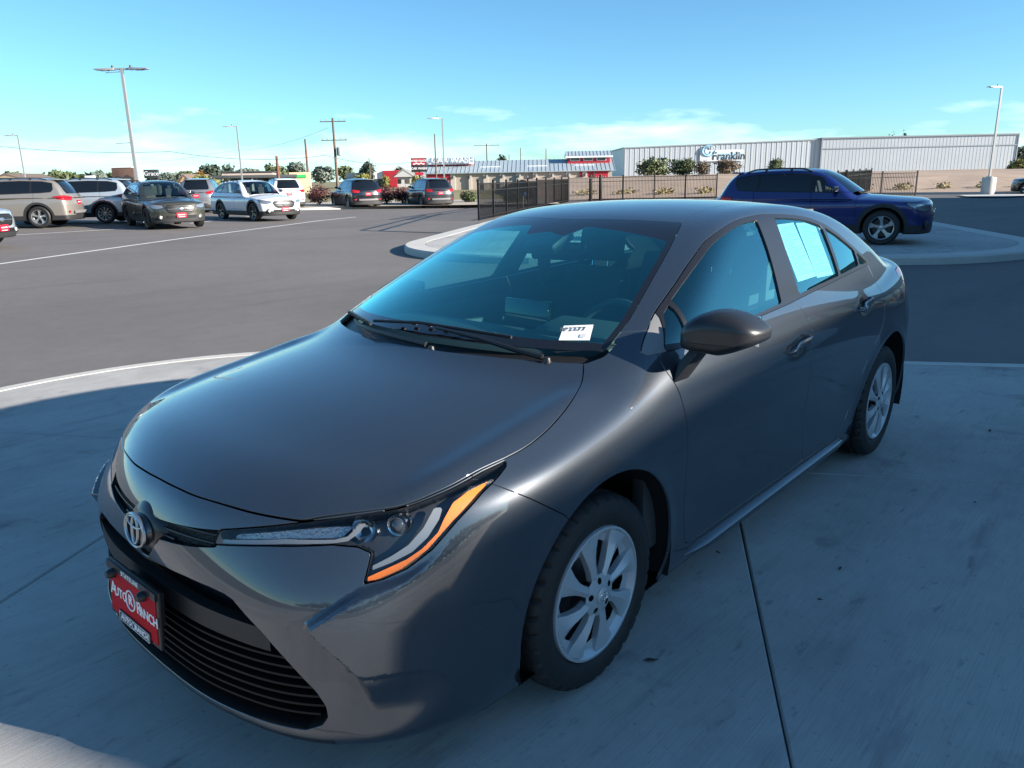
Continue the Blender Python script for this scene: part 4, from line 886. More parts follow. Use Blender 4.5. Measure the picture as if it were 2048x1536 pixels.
# ---- turn the pieces into panels
def panel(name,VT,m,parent=car,both=False,sides=(1,-1),off=0.,flange=.012,label=None):
    """skin piece with a folded edge; both: one part across the centre line, else one part a side"""
    P,F=VT
    if not len(F): return []
    P=snap(corolla_phi,P,2); Nn=grad(corolla_phi,P,1.5e-3); Nn/=np.linalg.norm(Nn,axis=1)[:,None]
    c=P[:,1]<1e-4; 
    if both: Nn[c,1]=0; Nn/=np.linalg.norm(Nn,axis=1)[:,None]; P[c,1]=0
    P=P+Nn*off
    e=np.sort(np.concatenate([F[:,[0,1]],F[:,[1,2]],F[:,[2,0]]]),1); ed=np.concatenate([F[:,[0,1]],F[:,[1,2]],F[:,[2,0]]])
    _,inv,cnt=np.unique(e,axis=0,return_inverse=True,return_counts=True); B=ed[cnt[inv.ravel()]==1]
    if both: B=B[~(c[B[:,0]]&c[B[:,1]])]
    VV=P; NN=Nn; FF=F
    if flange and len(B):
        n=len(P); u,iv=np.unique(B,return_inverse=True); iv=iv.reshape(B.shape); k=len(u)
        top=P[u]; mid=P[u]-Nn[u]*.0012; low=P[u]-Nn[u]*flange
        dirn=np.cross(P[B[:,1]]-P[B[:,0]],Nn[B[:,0]]); on=np.zeros((k,3)); np.add.at(on,iv[:,0],dirn); np.add.at(on,iv[:,1],dirn); on/=np.maximum(np.linalg.norm(on,axis=1),1e-9)[:,None]
        VV=np.concatenate([P,top,low]); NN=np.concatenate([Nn,.5*on+.85*Nn[u],on]); NN/=np.linalg.norm(NN,axis=1)[:,None]
        q0,q1=iv[:,0]+n,iv[:,1]+n
        FF=np.concatenate([F,np.stack([q1,q0,q0+k],1),np.stack([q1,q0+k,q1+k],1)])
    out=[]
    fl=np.array([1,-1,1.])
    if both:
        n=len(VV); VV2=np.concatenate([VV,VV*fl]); F2=np.concatenate([FF,(FF+n)[:,::-1]]); NN2=np.concatenate([NN,NN*fl])
        out.append(meshobj(name,VV2,F2,m,parent,NN2))
    else:
        for s in sides:
            if s>0: out.append(meshobj(name,VV,FF,m,parent,NN))
            else: out.append(meshobj(name,VV*fl,FF[:,::-1],m,parent,NN*fl))
    if label:
        for o in out: o['label']=label
    return out
hood=panel('hood',HOOD,PAINT,both=True)[0]
bumper=panel('front_bumper',BUMP,PAINT,both=True)[0]
panel('bumper_lip',LIP,SATIN,both=True)
panel('roof',ROOF,PAINT,both=True); panel('trunk_lid',TRUNK,PAINT,both=True)
panel('front_fender',FEND,PAINT); fdoors=panel('front_door',FDOOR,PAINT); rdoors=panel('rear_door',RDOOR,PAINT)
panel('rocker_panel',ROCK,PAINT); panel('side_frame',FRAME,PAINT); panel('underbody',UND,DARK,both=True,flange=0)
panel('tail_lamp',TAIL,REDL)
# windscreen with its black printed border
u,w=fT(WIND[0]); dW=sdpoly(WP,u,w)
core,frit=split(WIND[0],WIND[1],dW+.022)
# wider band along the bottom and the sensor patch at the top
u,w=fT(core[0]); lowb=np.concatenate([smooth_line([(-.115,-.1),(-.118,0),(-.14,.223),(-.185,.404),(-.245,.545),(-.30,.64),(-.33,.72)],6),[(.2,.9),(.2,-.1)]])
fr2,core=split(core[0],core[1],sdpoly(lowb,u,w))
u,w=fT(core[0]); fr3,core=split(core[0],core[1],sdpoly([(-.9,-.2),(-.80,.10),(-.90,.15),(-.93,.9),(-1.2,.9),(-1.2,-.2)],u,w))
shield=panel('windshield',core,WSG,both=True,flange=0)[0]
for q in(frit,fr2,fr3): panel('windshield_border',q,GLOSSB,shield,both=True,flange=.004)
panel('cowl_panel',COWL,BLACK,both=True,off=-.028,flange=.0)
panel('rear_window',RWIN,GLASS,both=True,flange=.004)
MB().box((-.20,0,.915),(.36,1.30,.02)).build('cowl_filler',DARK,car)  # dark filler plate added below the cowl to block a bright gap
# side glass, split out of the black surround
def insub(VT,poly,proj=fS,g=.0):
    u,w=proj(VT[0]); return split(VT[0],VT[1],sdpoly(poly,u,w),g)
SAIL=[(-.30,.97),(-.36,1.04),(-.46,1.09),(-.545,1.13),(-.530,1.098),(-.442,1.014),(-.438,.97)]
sail,DL=insub(DL,SAIL,g=.001)
GQ=[(-.450,1.020),(-.548,1.103),(-.600,1.128),(-.560,1.028),(-.554,1.018)]
GF=np.concatenate([[(-.578,1.020),(-.622,1.140)],smooth_line([(-.72,1.184),(-.878,1.250),(-1.061,1.315),(-1.296,1.360),(-1.47,1.372)],4),[(-1.43,1.25),(-1.345,1.045)],[(-.9,1.027)]])
GR=np.concatenate([[(-1.545,1.055),(-1.585,1.2),(-1.655,1.372)],smooth_line([(-1.823,1.362),(-2.0,1.342),(-2.155,1.308)],4),[(-2.11,1.15),(-2.085,1.078),(-1.8,1.068)]])
GR2=[(-2.118,1.080),(-2.145,1.15),(-2.19,1.300),(-2.30,1.258),(-2.42,1.200),(-2.475,1.170),(-2.45,1.10),(-2.435,1.092)]
GQR=[(-2.465,1.094),(-2.50,1.155),(-2.60,1.104),(-2.63,1.092),(-2.55,1.090)]
panes=[]
for nm,P in(('front_quarter_glass',GQ),('front_side_window',GF),('rear_side_window',GR),('rear_side_window',GR2),('rear_quarter_glass',GQR)):
    a,DL=insub(DL,P); panes.append((nm,a))
for nm,a in panes: panel(nm,a,GLASS,off=-.006,flange=0)
panel('window_surround',DL,SATIN,flange=.010,off=.001)
panel('mirror_sail_panel',sail,mat('grey_trim_plastic',(.20,.20,.20),.5),flange=.006,off=-.001)
# dark liner behind all painted skin so that the gaps stay black
lin=[HOOD,BUMP,FDOOR,RDOOR,ROCK,FEND,FRAME,TRUNK]
LV=[];LF=[];n0=0
for q in lin:
    P=q[0]; Nn=grad(corolla_phi,P,1.5e-3); Nn/=np.linalg.norm(Nn,axis=1)[:,None]
    e=np.sort(np.concatenate([q[1][:,[0,1]],q[1][:,[1,2]],q[1][:,[2,0]]]),1); uq,ct=np.unique(e,axis=0,return_counts=True); bv=np.unique(uq[ct==1])
    P=P-Nn*.013
    # push the rim outwards a little so that neighbouring liners overlap
    LV.append(P); LF.append(q[1]+n0); n0+=len(P)
LV=np.concatenate(LV); LF=np.concatenate(LF); LV2=np.concatenate([LV,LV*np.array([1,-1,1.])]); LF2=np.concatenate([LF,(LF+len(LV))[:,::-1]])
meshobj('inner_shell',LV2,LF2,DARK,car)
# ---------------------------------------------------------------- lamps, grilles and trim of the sedan
def surf(VT,off,sgn=1):
    P=snap(corolla_phi,VT[0],2); Nn=grad(corolla_phi,P,1.5e-3); Nn/=np.linalg.norm(Nn,axis=1)[:,None]; return P,Nn
def recess(name,VT,depth,m,parent,both=False,wall=None,lip=.001):
    """floor pushed in behind a skin piece, with walls up to the skin"""
    P,Nn=surf(VT,0); F=VT[1]; c=P[:,1]<1e-4
    ed=np.concatenate([F[:,[0,1]],F[:,[1,2]],F[:,[2,0]]]); _,inv,cnt=np.unique(np.sort(ed,1),axis=0,return_inverse=True,return_counts=True); B=ed[cnt[inv.ravel()]==1]
    if both: Nn[c,1]=0; B=B[~(c[B[:,0]]&c[B[:,1]])]
    n=len(P); Q=np.concatenate([P-Nn*depth,P-Nn*lip]); FF=np.concatenate([F,np.stack([B[:,0],B[:,1],B[:,1]+n],1),np.stack([B[:,0],B[:,1]+n,B[:,0]+n],1)])
    fl=np.array([1,-1,1.]); out=[]
    if both: out.append(meshobj(name,np.concatenate([Q,Q*fl]),np.concatenate([FF,(FF+len(Q))[:,::-1]]),m,parent))
    else:
        for s in(1,-1): out.append(meshobj(name,Q if s>0 else Q*fl,FF if s>0 else FF[:,::-1],m,parent))
    return out
def flat_piece(name,VT,off,m,parents,thick=.004):
    P,Nn=surf(VT,0); fl=np.array([1,-1,1.]); Q=P-Nn*off
    for s,p in zip((1,-1),parents): meshobj(name,Q if s>0 else Q*fl,VT[1] if s>0 else VT[1][:,::-1],m,p,Nn*(1 if s>0 else fl))
AMB3=[(.413,.803,.813),(.477,.794,.802),(.526,.788,.785),(.562,.793,.754),(.587,.794,.723),(.631,.781,.692),(.667,.765,.674),(.721,.734,.655),(.751,.714,.643),(.755,.715,.634),(.722,.741,.638),(.67,.772,.655),(.609,.793,.696),(.541,.807,.747),(.464,.815,.785)]
DRL3=[(.572,.768,.782),(.554,.78,.779),(.574,.787,.753),(.611,.783,.716),(.653,.769,.688),(.70,.743,.67),(.74,.715,.657),(.738,.713,.666),(.697,.739,.684),(.655,.759,.705),(.615,.771,.738),(.591,.771,.764)]
STR3=[(.928,.324,.677),(.922,.328,.687),(.842,.503,.714),(.775,.617,.722),(.753,.641,.730),(.721,.655,.757),(.709,.666,.761),(.733,.661,.737),(.757,.646,.720),(.777,.62,.715),(.846,.508,.704)]
REF3=[(.905,.36,.705),(.83,.50,.735),(.77,.60,.752),(.735,.64,.755),(.765,.625,.728),(.845,.50,.716),(.915,.345,.692)]
LAMPIN=mat('lamp_housing',(.05,.053,.06),.22,.5)
lamps=recess('headlight',HLAMP,.045,LAMPIN,car)
def hl(P,g=0): return insub(HLAMP,pr(P,fA),fA,g)[0]
flat_piece('amber_reflector',hl(AMB3),.010,AMBER,lamps)
flat_piece('running_light',hl(DRL3),.014,mat('light_guide',(.20,.21,.22),.18,.0,coat=1),lamps)
flat_piece('light_strip',hl(STR3),.014,mat('light_guide'),lamps)
flat_piece('reflector',hl(REF3),.030,mat('lamp_reflector',(.35,.37,.40),.22,.9,bump=(110,.8,.006)),lamps)
P,Nn=surf(HLAMP,0); fl=np.array([1,-1,1.])
for s,p in zip((1,-1),lamps):
    meshobj('lens',(P-Nn*.0015)*(1 if s>0 else fl),HLAMP[1] if s>0 else HLAMP[1][:,::-1],LENS,p,Nn*(1 if s>0 else fl))
    c=np.array([.640,.705*s,.738]); d=np.array([.88,.42*s,.1]); d/=np.linalg.norm(d)
    b=MB(); b.lathe([(.0,.022),(.012,.020),(.019,.013),(.022,.003)],n=24); q=b.build('projector_lens',mat('projector_glass',(.03,.034,.042),.04,coat=1),p,True)
    place(q,c,np.cross(d,[0,0,1]),d); q.matrix_local=Matrix.Translation(Vector(c))@Vector((0,1,0)).rotation_difference(Vector(d)).to_matrix().to_4x4()
    b=MB(); b.lathe([(.023,.004),(.027,.007),(.030,-.004),(.030,-.025)],n=24); q=b.build('projector_ring',CHROME,p,True); q.matrix_local=Matrix.Translation(Vector(c))@Vector((0,1,0)).rotation_difference(Vector(d)).to_matrix().to_4x4()
    # reflector bowl beside the projector
    c2=c+np.array([.055,-.055*s,-.004]); b=MB(); b.lathe([(.004,-.012),(.018,-.008),(.030,.004),(.034,.012)],n=24); q=b.build('reflector_bowl',mat('bowl_metal',(.45,.47,.50),.15,1),p,True); q.matrix_local=Matrix.Translation(Vector(c2))@Vector((0,1,0)).rotation_difference(Vector(d)).to_matrix().to_4x4()
GRM=mat('grille_mesh',(.010,.010,.011),.35,bump=(160,1.0,.01))
ug=recess('upper_grille',UGRIL,.022,GRM,car,both=True)[0]
for zz in(.600,.620,.640,.660,.680):
    yr=.31 if zz>.645 else .15; ys=np.linspace(-yr,yr,41); xs=_Fc(zz)-_PP(np.abs(ys),zz)-.016
    b=MB()
    if True: b.tube([(x,y,zz+.03*abs(y)) for x,y in zip(xs,ys)],.0035,6); b.build('grille_bar',BLACK,ug,True)
lg=recess('lower_grille',LGRIL,.075,DARK,car,both=True)[0]
edge=nspl([.226,.25,.28,.311,.35,.418,.493,.556],[.30,.60,.648,.646,.625,.565,.492,.405])
for k,(zz,th,dp) in enumerate([(.468,.030,.005),(.405,.003,.014),(.380,.003,.014),(.355,.003,.014),(.330,.003,.014),(.305,.003,.015),(.280,.003,.016),(.255,.003,.017)]):
    yr=float(edge(zz))-.004; ys=np.linspace(-yr,yr,61); rows=[]
    for j,(du,dz) in enumerate(((0,th),(.004,th*1.0),(.004,-th),(-.03,-th-.002),(-.03,th-.002))):
        z=zz+dz; x=_Fc(z)-_PP(np.abs(ys),z)-dp+du-.004; rows.append(np.stack([x,ys,np.full_like(ys,z)+(0 if k==0 else .06*(np.abs(ys)**2))],1))
    P=np.concatenate(rows); n=len(ys); F=[(j*n+i,j*n+i+1,((j+1)%5)*n+i+1,((j+1)%5)*n+i) for j in range(5) for i in range(n-1)]
    meshobj('grille_slat' if k else 'grille_band',P,F,mat('slat_black',(.0055,.0055,.006),.55,spec=.25) if k else mat('matt_black_band',(.012,.012,.013),.55),lg)
# emblem on its dark carrier
em=MB(); em.lathe([(.001,.024),(.05,.022),(.085,.012),(.105,-.006),(.118,-.03)],n=40,axis='x'); ec=em.build('emblem_carrier',mat('carrier_black',(.012,.012,.014),.3,coat=.3),car,True); ec.location=(.962,0,.628); ec.scale=(1,1.0,.80)
badge=MB(); badge.lathe([(.001,.006),(.06,.006),(.066,.002),(.068,-.01)],n=40,axis='x'); bo=badge.build('emblem',mat('badge_dark',(.02,.02,.022),.12,coat=.8),car,True); bo.location=(.990,0,.640); bo.scale=(1,.92,.70); bo.rotation_euler=(0,R(-6),0)
for nm,a,bb,cy_,cz_,r in(('emblem_ring',.066,.066,0,0,.0062),('emblem_loop',.020,.058,0,.003,.0052),('emblem_loop',.049,.022,0,.034,.0052)):
    b=MB(); t=np.linspace(0,2*math.pi,49); b.tube([(.009,cy_+a*math.cos(k),cz_+bb*math.sin(k)) for k in t],r,8,False); b.build(nm,mat('badge_metal',(.36,.37,.38),.28,.9),bo,True)
# number plate in its dealer frame
pl=MB(); pl.box((0,0,0),(.012,.325,.170)); plate=pl.build('plate_frame',BLACK,car,bevel=.004); plate.location=(1.028,0,.432); plate.rotation_euler=(0,R(-4),0)
MB().box((-.022,0,.0),(.03,.20,.10)).build('plate_bracket',BLACK,plate)
WTXT=mat('white_lettering',(.80,.80,.80),.5); RED=mat('red_plate',(.46,.004,.014),.6,spec=.15,vary=(40,.05))
MB().box((.0065,0,-.001),(.004,.298,.142)).build('red_plate',RED,plate,bevel=.001)
MB().box((.009,0,.071),(.006,.315,.022)).build('frame_top_strip',mat('navy_strip',(.012,.014,.02),.3),plate)
MB().box((.010,.01,-.067),(.006,.20,.030)).build('frame_name_tab',mat('navy_strip'),plate,bevel=.002)
def ptext(nm,s,size,y,z,off=.0012,sp=1.0,x=.0095):
    o=text_obj(nm,s,WTXT,size,plate,.0006,off,space=sp); place(o,(x,y,z),(0,1,0),(0,0,1)); return o
ptext('plate_lettering','A',.058,-.126,.0,.0006); ptext('plate_lettering','UTO',.040,-.074,-.002,.0008)
ptext('plate_lettering','R',.056,.045,-.002,.0008); ptext('plate_lettering','ANCH',.040,.104,-.006,.0008,sp=.95)
b=MB(); t=np.linspace(0,2*math.pi,33); b.tube([(.0095,-.010+.029*math.cos(k),.002+.029*math.sin(k)) for k in t],.0026,6,False); b.build('plate_monogram_ring',WTXT,plate,True)
ptext('plate_monogram','R',.042,-.010,.002,.0016)
ptext('frame_lettering','STATELINE',.019,0,.071,.0004,1.25,.0125); ptext('frame_lettering','AUTO',.024,-.040,-.067,.0006,1.0,.0135); ptext('frame_lettering','RANCH',.024,.060,-.067,.0006,1.0,.0135)
b=MB(); t=np.linspace(0,2*math.pi,25); b.tube([(.0135,.008+.010*math.cos(k),-.067+.010*math.sin(k)) for k in t],.0014,6,False); b.build('frame_monogram',WTXT,plate,True)
for r_ in((-.088,-.052,.192,.0012),(-.088+.202,-.052,.192,.0012)): pass
b=MB()
for z0 in(-.080,-.054): b.box((.0132,.01,z0),(.001,.192,.0014))
for y0 in(-.086,.106): b.box((.0132,y0,-.067),(.001,.0014,.0275))
b.build('tab_outline',WTXT,plate)
for y0 in(-.115,.085):
    b=MB(); b.lathe([(.0,.022),(.010,.021),(.014,.014),(.015,.0)],n=16,axis='x'); o=b.build('screw_cap',BLACK,plate,True); o.location=(.009,y0,.052)
# ---------------------------------------------------------------- rocker moulding, handles, mirrors, wipers
def sweep(name,path,prof,m,parent,scale=None,smooth=True):
    """profile (dy,dz) carried along x stations given as (x,y,z)"""
    n=len(prof); P=[]
    for i,p in enumerate(path):
        k=1 if scale is None else scale[i]
        for q in prof: P.append((p[0],p[1]+q[0]*k,p[2]+q[1]*k))
    F=[(i*n+j,i*n+(j+1)%n,(i+1)*n+(j+1)%n,(i+1)*n+j) for i in range(len(path)-1) for j in range(n)]+[tuple(range(n)),tuple(range((len(path)-1)*n,len(path)*n))]
    b=MB(); b.add(P,F); return b.build(name,m,parent,smooth,auto=50)
for s in(1,-1):
    path=[(-.575-1.66*t,.8375*s,.208+.012*t) for t in np.linspace(0,1,24)]; sc=[.25+.75*min(1,t/.08,(1-t)/.05) if 0<t<1 else .15 for t in np.linspace(0,1,24)]
    sweep('rocker_moulding',path,[(0,.014),(.013*s,.011),(.026*s,.001),(.029*s,-.006),(.026*s,-.018),(0,-.024)],PAINT,car,sc)
def side_pt(x,z):
    y=.95
    for _ in range(12): y-=float(corolla_phi(np.array(x),np.array(y),np.array(z)))
    return y
for (x0,z0,x1,z1),drs in zip(((-1.300,.846,-1.535,.878),(-2.165,.902,-2.400,.936)),(fdoors,rdoors)):
    for s,dr in zip((1,-1),drs):
        t=np.linspace(0,1,19); xs=x0+(x1-x0)*t; zs=z0+(z1-z0)*t; lift_=.030*np.minimum(1,np.minimum(t,1-t)/.16)**.55
        P=[]; n=12
        for i in range(19):
            yb=side_pt(xs[i],zs[i]); hz=.0145*(min(1,.35+4*min(t[i],1-t[i])))*(1.25 if t[i]>.62 else 1); hy=.0085
            for k in range(n):
                q=2*math.pi*k/n; P.append((xs[i],(yb+lift_[i]-.004+hy*math.cos(q))*s,zs[i]+hz*math.sin(q)))
        F=[(i*n+j,i*n+(j+1)%n,(i+1)*n+(j+1)%n,(i+1)*n+j) for i in range(18) for j in range(n)]+[tuple(range(n)),tuple(range(18*n,19*n))]
        MB().add(P,F).build('door_handle',PAINT,dr,True,auto=60)
def mirror_phi(x,y,z):
    # local: x forward, y outwards 0..0.21, z up
    yy=(y-.108)/.122; ev=np.clip(1-np.abs(yy)**3.0,0.0,1)
    cxm=.0-.035*yy; top=.082-.040*np.maximum(yy+.1,0)**2-.045*np.maximum(-yy,0)**2; bot=-.062+.052*np.maximum(yy,0)**1.3+.014*np.maximum(-yy,0)
    zc=(top+bot)/2; hz=(top-bot)/2
    q=(np.abs((z-zc)/hz)**np.where(z>zc,3.0,7.0)+np.abs((x-cxm)/np.where(x>cxm,.105,.045))**2.8+np.abs(yy)**6)
    return (q**(1/4)-1)*.05
mv,mt=surface_nets(mirror_phi,(-.10,-.03,-.09),(.12,.24,.11),.009); mv=snap(mirror_phi,mv,2); mn=grad(mirror_phi,mv); mn/=np.linalg.norm(mn,axis=1)[:,None]
MCAP=mat('mirror_cap_paint',(.016,.017,.019),.36,coat=.25)
for s in(1,-1):
    mdx,mdz=(0,0) if s>0 else (-.345,-.04)
    st=MB(); st.add([(q[0]+mdx,q[1],q[2]+mdz) for q in [(-.40,.862*s,.900),(-.50,.868*s,.898),(-.52,.866*s,.965),(-.43,.862*s,.968),(-.46,.935*s,1.02),(-.545,.935*s,1.02),(-.55,.915*s,1.045),(-.46,.91*s,1.045)]],[(0,1,2,3),(0,1,5,4),(1,2,6,5),(2,3,7,6),(3,0,4,7),(4,5,6,7)])
    mo=st.build('wing_mirror',mat('mirror_base_black',(.014,.014,.015),.38),car,bevel=.012); fl=np.array([1,s,1.]); off=np.array([-.515,.888*s,1.068]) if s>0 else np.array([-.86,-.862,1.0])
    lowm,upm=split(mv,mt,mv[:,2]+.018+.10*(mv[:,1]-.1)*.35,.0008)
    for nm,(a,b_),m_ in(('mirror_cap',upm,MCAP),('mirror_lower_shell',lowm,mat('mirror_base_black'))):
        nn=grad(mirror_phi,a); nn/=np.linalg.norm(nn,axis=1)[:,None]; meshobj(nm,a*fl+off,b_ if s>0 else b_[:,::-1],m_,mo,nn*fl)
    meshobj('mirror_seam',mv*.985*fl+off+np.array([0,.0015*s,0]),mt if s>0 else mt[:,::-1],DARK,mo)
    MB().box((off[0]-.045,off[1]+.11*s,off[2]+.01),(.006,.17,.10)).build('mirror_glass',CHROME,mo,bevel=.002)
# wipers
def wiper(arm,blade,pivot):
    b=MB(); b.tube(arm,[.011,.010,.008,.0065,.006,.005][:len(arm)],8); w=b.build('wiper_arm',BLACK,car,True)
    MB().tube(blade,.006,6).build('wiper_blade',RUBBER,w,True)
    k=len(blade)
    for i in range(1,9):
        t=i/9; p=Vector(blade[0]).lerp(Vector(blade[-1]),t); p=p+Vector((.003,0,.007)); MB().box(p,(.009,.022,.007)).build('blade_clip',SATIN,w)
    b=MB(); b.lathe([(0,.014),(.010,.013),(.014,.0),(.014,-.03)],axis='z',n=16); o=b.build('wiper_pivot',BLACK,w,True); o.location=pivot
wiper([(-.135,.535,.998),(-.115,.46,1.010),(-.088,.30,1.038),(-.075,.17,1.052),(-.082,.09,1.054)],[(-.135,.40,1.048),(-.10,.2,1.058),(-.085,.0,1.062),(-.085,-.27,1.040)],(-.14,.55,.985))
wiper([(-.02,.10,1.004),(-.015,-.03,1.012),(-.02,-.20,1.022),(-.055,-.33,1.025),(-.115,-.43,1.022)],[(-.045,-.24,1.036),(-.10,-.38,1.036),(-.15,-.48,1.030),(-.21,-.60,1.022)],(-.015,.13,.99))
# ---------------------------------------------------------------- wheels
def make_tyre(r,w,rim,seg=180):
    # profile from the inner bead over the tread to the outer bead: (radius, y), y outwards
    hw=w/2; pr_=[(rim,-hw*.80),(rim+.012,-hw*.93),(rim+.05,-hw*1.03),(r-.045,-hw*1.0),(r-.018,-hw*.93),(r-.006,-hw*.80)]
    tread=[]
    for y in(-.62,-.50,-.49,-.38,-.37,-.16,-.15,-.04,-.03,.03,.04,.15,.16,.37,.38,.49,.50,.62): tread.append(y)
    grooves=((-.49,-.38),(-.15,-.04),(.04,.15),(.38,.49))
    for y in tread: pr_.append((r-(.007 if any(a-.001<=y<=b_+.001 for a,b_ in grooves) else .0)-.010*abs(y)**3,hw*y))
    pr_+=[(r-.006,hw*.80),(r-.018,hw*.93),(r-.045,hw*1.0),(rim+.05,hw*1.03),(rim+.030,hw*1.0),(rim+.012,hw*.93),(rim,hw*.80)]
    m=len(pr_); P=[]; 
    for k in range(seg):
        t=2*math.pi*k/seg
        for i,(rr,y) in enumerate(pr_):
            sh=abs(y)/hw; cut=.009 if rr>r-.022 and ((k%5==0 and .50<sh<.97) or (k%5==2 and .17<sh<.36)) else 0
            tt=t+(.03*(sh-.5) if sh>.5 else 0)
            P.append(((rr-cut)*math.cos(tt),y,(rr-cut)*math.sin(tt)))
    F=[(k*m+i,k*m+i+1,((k+1)%seg)*m+i+1,((k+1)%seg)*m+i) for k in range(seg) for i in range(m-1)]
    return P,F
tp,tf=make_tyre(.316,.205,.212)
def cover_mesh():
    """eight creased spokes, sloping pockets at the rim, a domed hub with five nut holes"""
    b=MB(); K=8
    hub=[(r,.013*(1-(r/.075)**2)+.004) for r in(.022,.030,.038,.046,.054,.062,.070)]
    P=[];F=[]; na=160
    for r,h in hub:
        for j in range(na): t=2*math.pi*j/na; P.append((r*math.cos(t),h,r*math.sin(t)))
    for i in range(len(hub)-1):
        for j in range(na): a0=i*na+j; b0=i*na+(j+1)%na; F+=[(a0,b0,b0+na),(a0,b0+na,a0+na)]
    P=np.array(P); F=np.array(F); d=np.full(len(P),1.0)
    for k in range(5): a0=2*math.pi*k/5+.5; d=np.minimum(d,np.hypot(P[:,0]-.050*math.cos(a0),P[:,2]-.050*math.sin(a0))-.0105)
    _,(P,F)=split(P,F,d); b.add(P,F)
    for k in range(K):
        a=2*math.pi*k/K
        rows=[]   # radius, left half width, right half width, ridge height, edge height, twist
        for r,wl,wr,zr,ze,tw in((.060,.015,.015,.010,.004,0),(.090,.0125,.014,.0125,.003,.01),(.120,.0150,.019,.013,.000,.03),(.150,.0215,.028,.0115,-.002,.05),(.180,.031,.040,.008,-.003,.07),(.203,.037,.047,.004,-.001,.08)):
            c,s_=math.cos(a+tw),math.sin(a+tw)
            q=lambda u,h:(r*c-u*s_,h,r*s_+u*c)
            wl*=1.16; wr*=1.16; rows.append([q(-wl,ze-.022),q(-wl,ze),q(-.10*wl,zr),q(wr,ze),q(wr,ze-.022)])
        n=5; PP=[p for row in rows for p in row]; FF=[(i*n+j,i*n+j+1,(i+1)*n+j+1,(i+1)*n+j) for i in range(len(rows)-1) for j in range(n-1)]
        b.add(PP,FF)
    # pockets: cone from the rim lip down behind the spokes, scalloped on its inner edge
    na=192; ring=[]
    for j in range(na):
        t=2*math.pi*j/na; ph=((t-.06)*K/(2*math.pi))%1; sc=abs(ph-.5)*2; ri=.150+.020*(1-sc)**.8
        ring.append([((ri)*math.cos(t),-.020,ri*math.sin(t)),(.190*math.cos(t),-.014,.190*math.sin(t)),(.204*math.cos(t),.000,.204*math.sin(t)),(.2075*math.cos(t),.006,.2075*math.sin(t)),(.2150*math.cos(t),.0045,.2150*math.sin(t)),(.2175*math.cos(t),-.006,.2175*math.sin(t))])
    PP=[p for q in ring for p in q]; FF=[(j*6+i,j*6+i+1,((j+1)%na)*6+i+1,((j+1)%na)*6+i) for j in range(na) for i in range(5)]
    b.add(PP,FF); return np.array(b.v),b.f
cp,cf=cover_mesh()
RIMB=mat('black_steel_wheel',(.012,.012,.013),.4)
for wx,wy in((0,.7655),(-2.70,.7745)):
    for s in(1,-1):
        w=empty('wheel',(wx,wy*s,.316)); w.parent=car
        rot=rnd.uniform(0,6)
        me=bpy.data.meshes.new('tyre'); me.from_pydata([(x,y*s,z) for x,y,z in tp],[],[f if s<0 else f[::-1] for f in tf]); me.update(); me.polygons.foreach_set('use_smooth',np.ones(len(me.polygons),bool)); me.set_sharp_from_angle(angle=R(32)); ty=link('tyre',me,RUBBER,w); ty.rotation_euler=(0,rot,0)
        b=MB(); b.lathe([(.02,.040*s),(.09,.035*s),(.12,.010*s),(.175,.010*s),(.204,.030*s),(.2135,.078*s),(.214,-.09*s)],n=48); b.build('steel_rim',RIMB,w,True)
        cb=MB(); cb.add(cp*np.array([1,s,1])+np.array([0,.0935*s,0]),cf); o=cb.build('wheel_cover',SILVER,w,True,auto=24); o.rotation_euler=(0,.30+(wx<0)*.9,0)
        b=MB(); b.lathe([(.001,.020),(.022,.019),(.027,.015),(.028,.0)],n=32); hb=b.build('hub_badge',SILVER,w,True); hb.location=(0,.0985*s,0)
        if s<0: hb.scale=(1,-1,1)
        for a_,b_,c_ in((.020,.014,0),(.006,.0125,.0005),(.0145,.005,.007)):
            q=MB(); t=np.linspace(0,2*math.pi,33); q.tube([(a_*math.cos(k),.0195,c_+b_*math.sin(k)) for k in t],.0012,6,False); q.build('badge_relief',CHROME,hb,True)
        # wheel well
        b=MB(); n=28; yo=.862 if wx==0 else .868
        arc=[(.412*math.cos(t),.40*math.sin(t)) for t in np.linspace(-.30,math.pi+.30,n)]
        Pw=[(wx-.028+x if wx==0 else wx-.035+x,y,.315+z) for y in(yo*s,.45*s) for x,z in arc]
        Fw=[(i,i+1,n+i+1,n+i) for i in range(n-1)]+[tuple(range(n,2*n))]
        MB().add(Pw,Fw).build('wheel_well_liner',DARK,car)
# ---------------------------------------------------------------- cabin
CAB=mat('cabin_fabric',(.05,.052,.054),.85,vary=(120,.3)); CABP=mat('cabin_plastic',(.05,.052,.054),.6)
def rbox(name,c,d,m,parent,bev,rz=0,ry=0,taper=1):
    b=MB(); b.box((0,0,0),d,taper=taper); o=b.build(name,m,parent,bevel=bev); o.location=c; o.rotation_euler=(0,ry,rz); return o
cab=empty('cabin',(0,0,0)); cab.parent=car
dz=[(-.16,.93),(-.28,.975),(-.45,.985),(-.60,.970),(-.68,.90),(-.66,.62),(-.2,.5),(-.12,.6)]
b=MB(); b.prism(dz,-.60,.60,'y'); b.build('dashboard',CABP,cab,bevel=.02)
rbox('instrument_hood',(-.60,.36,.985),(.20,.36,.06),CABP,cab,.025,ry=R(8)); rbox('centre_screen',(-.66,.02,1.01),(.02,.24,.13),GLOSSB,cab,.005,ry=R(-8))
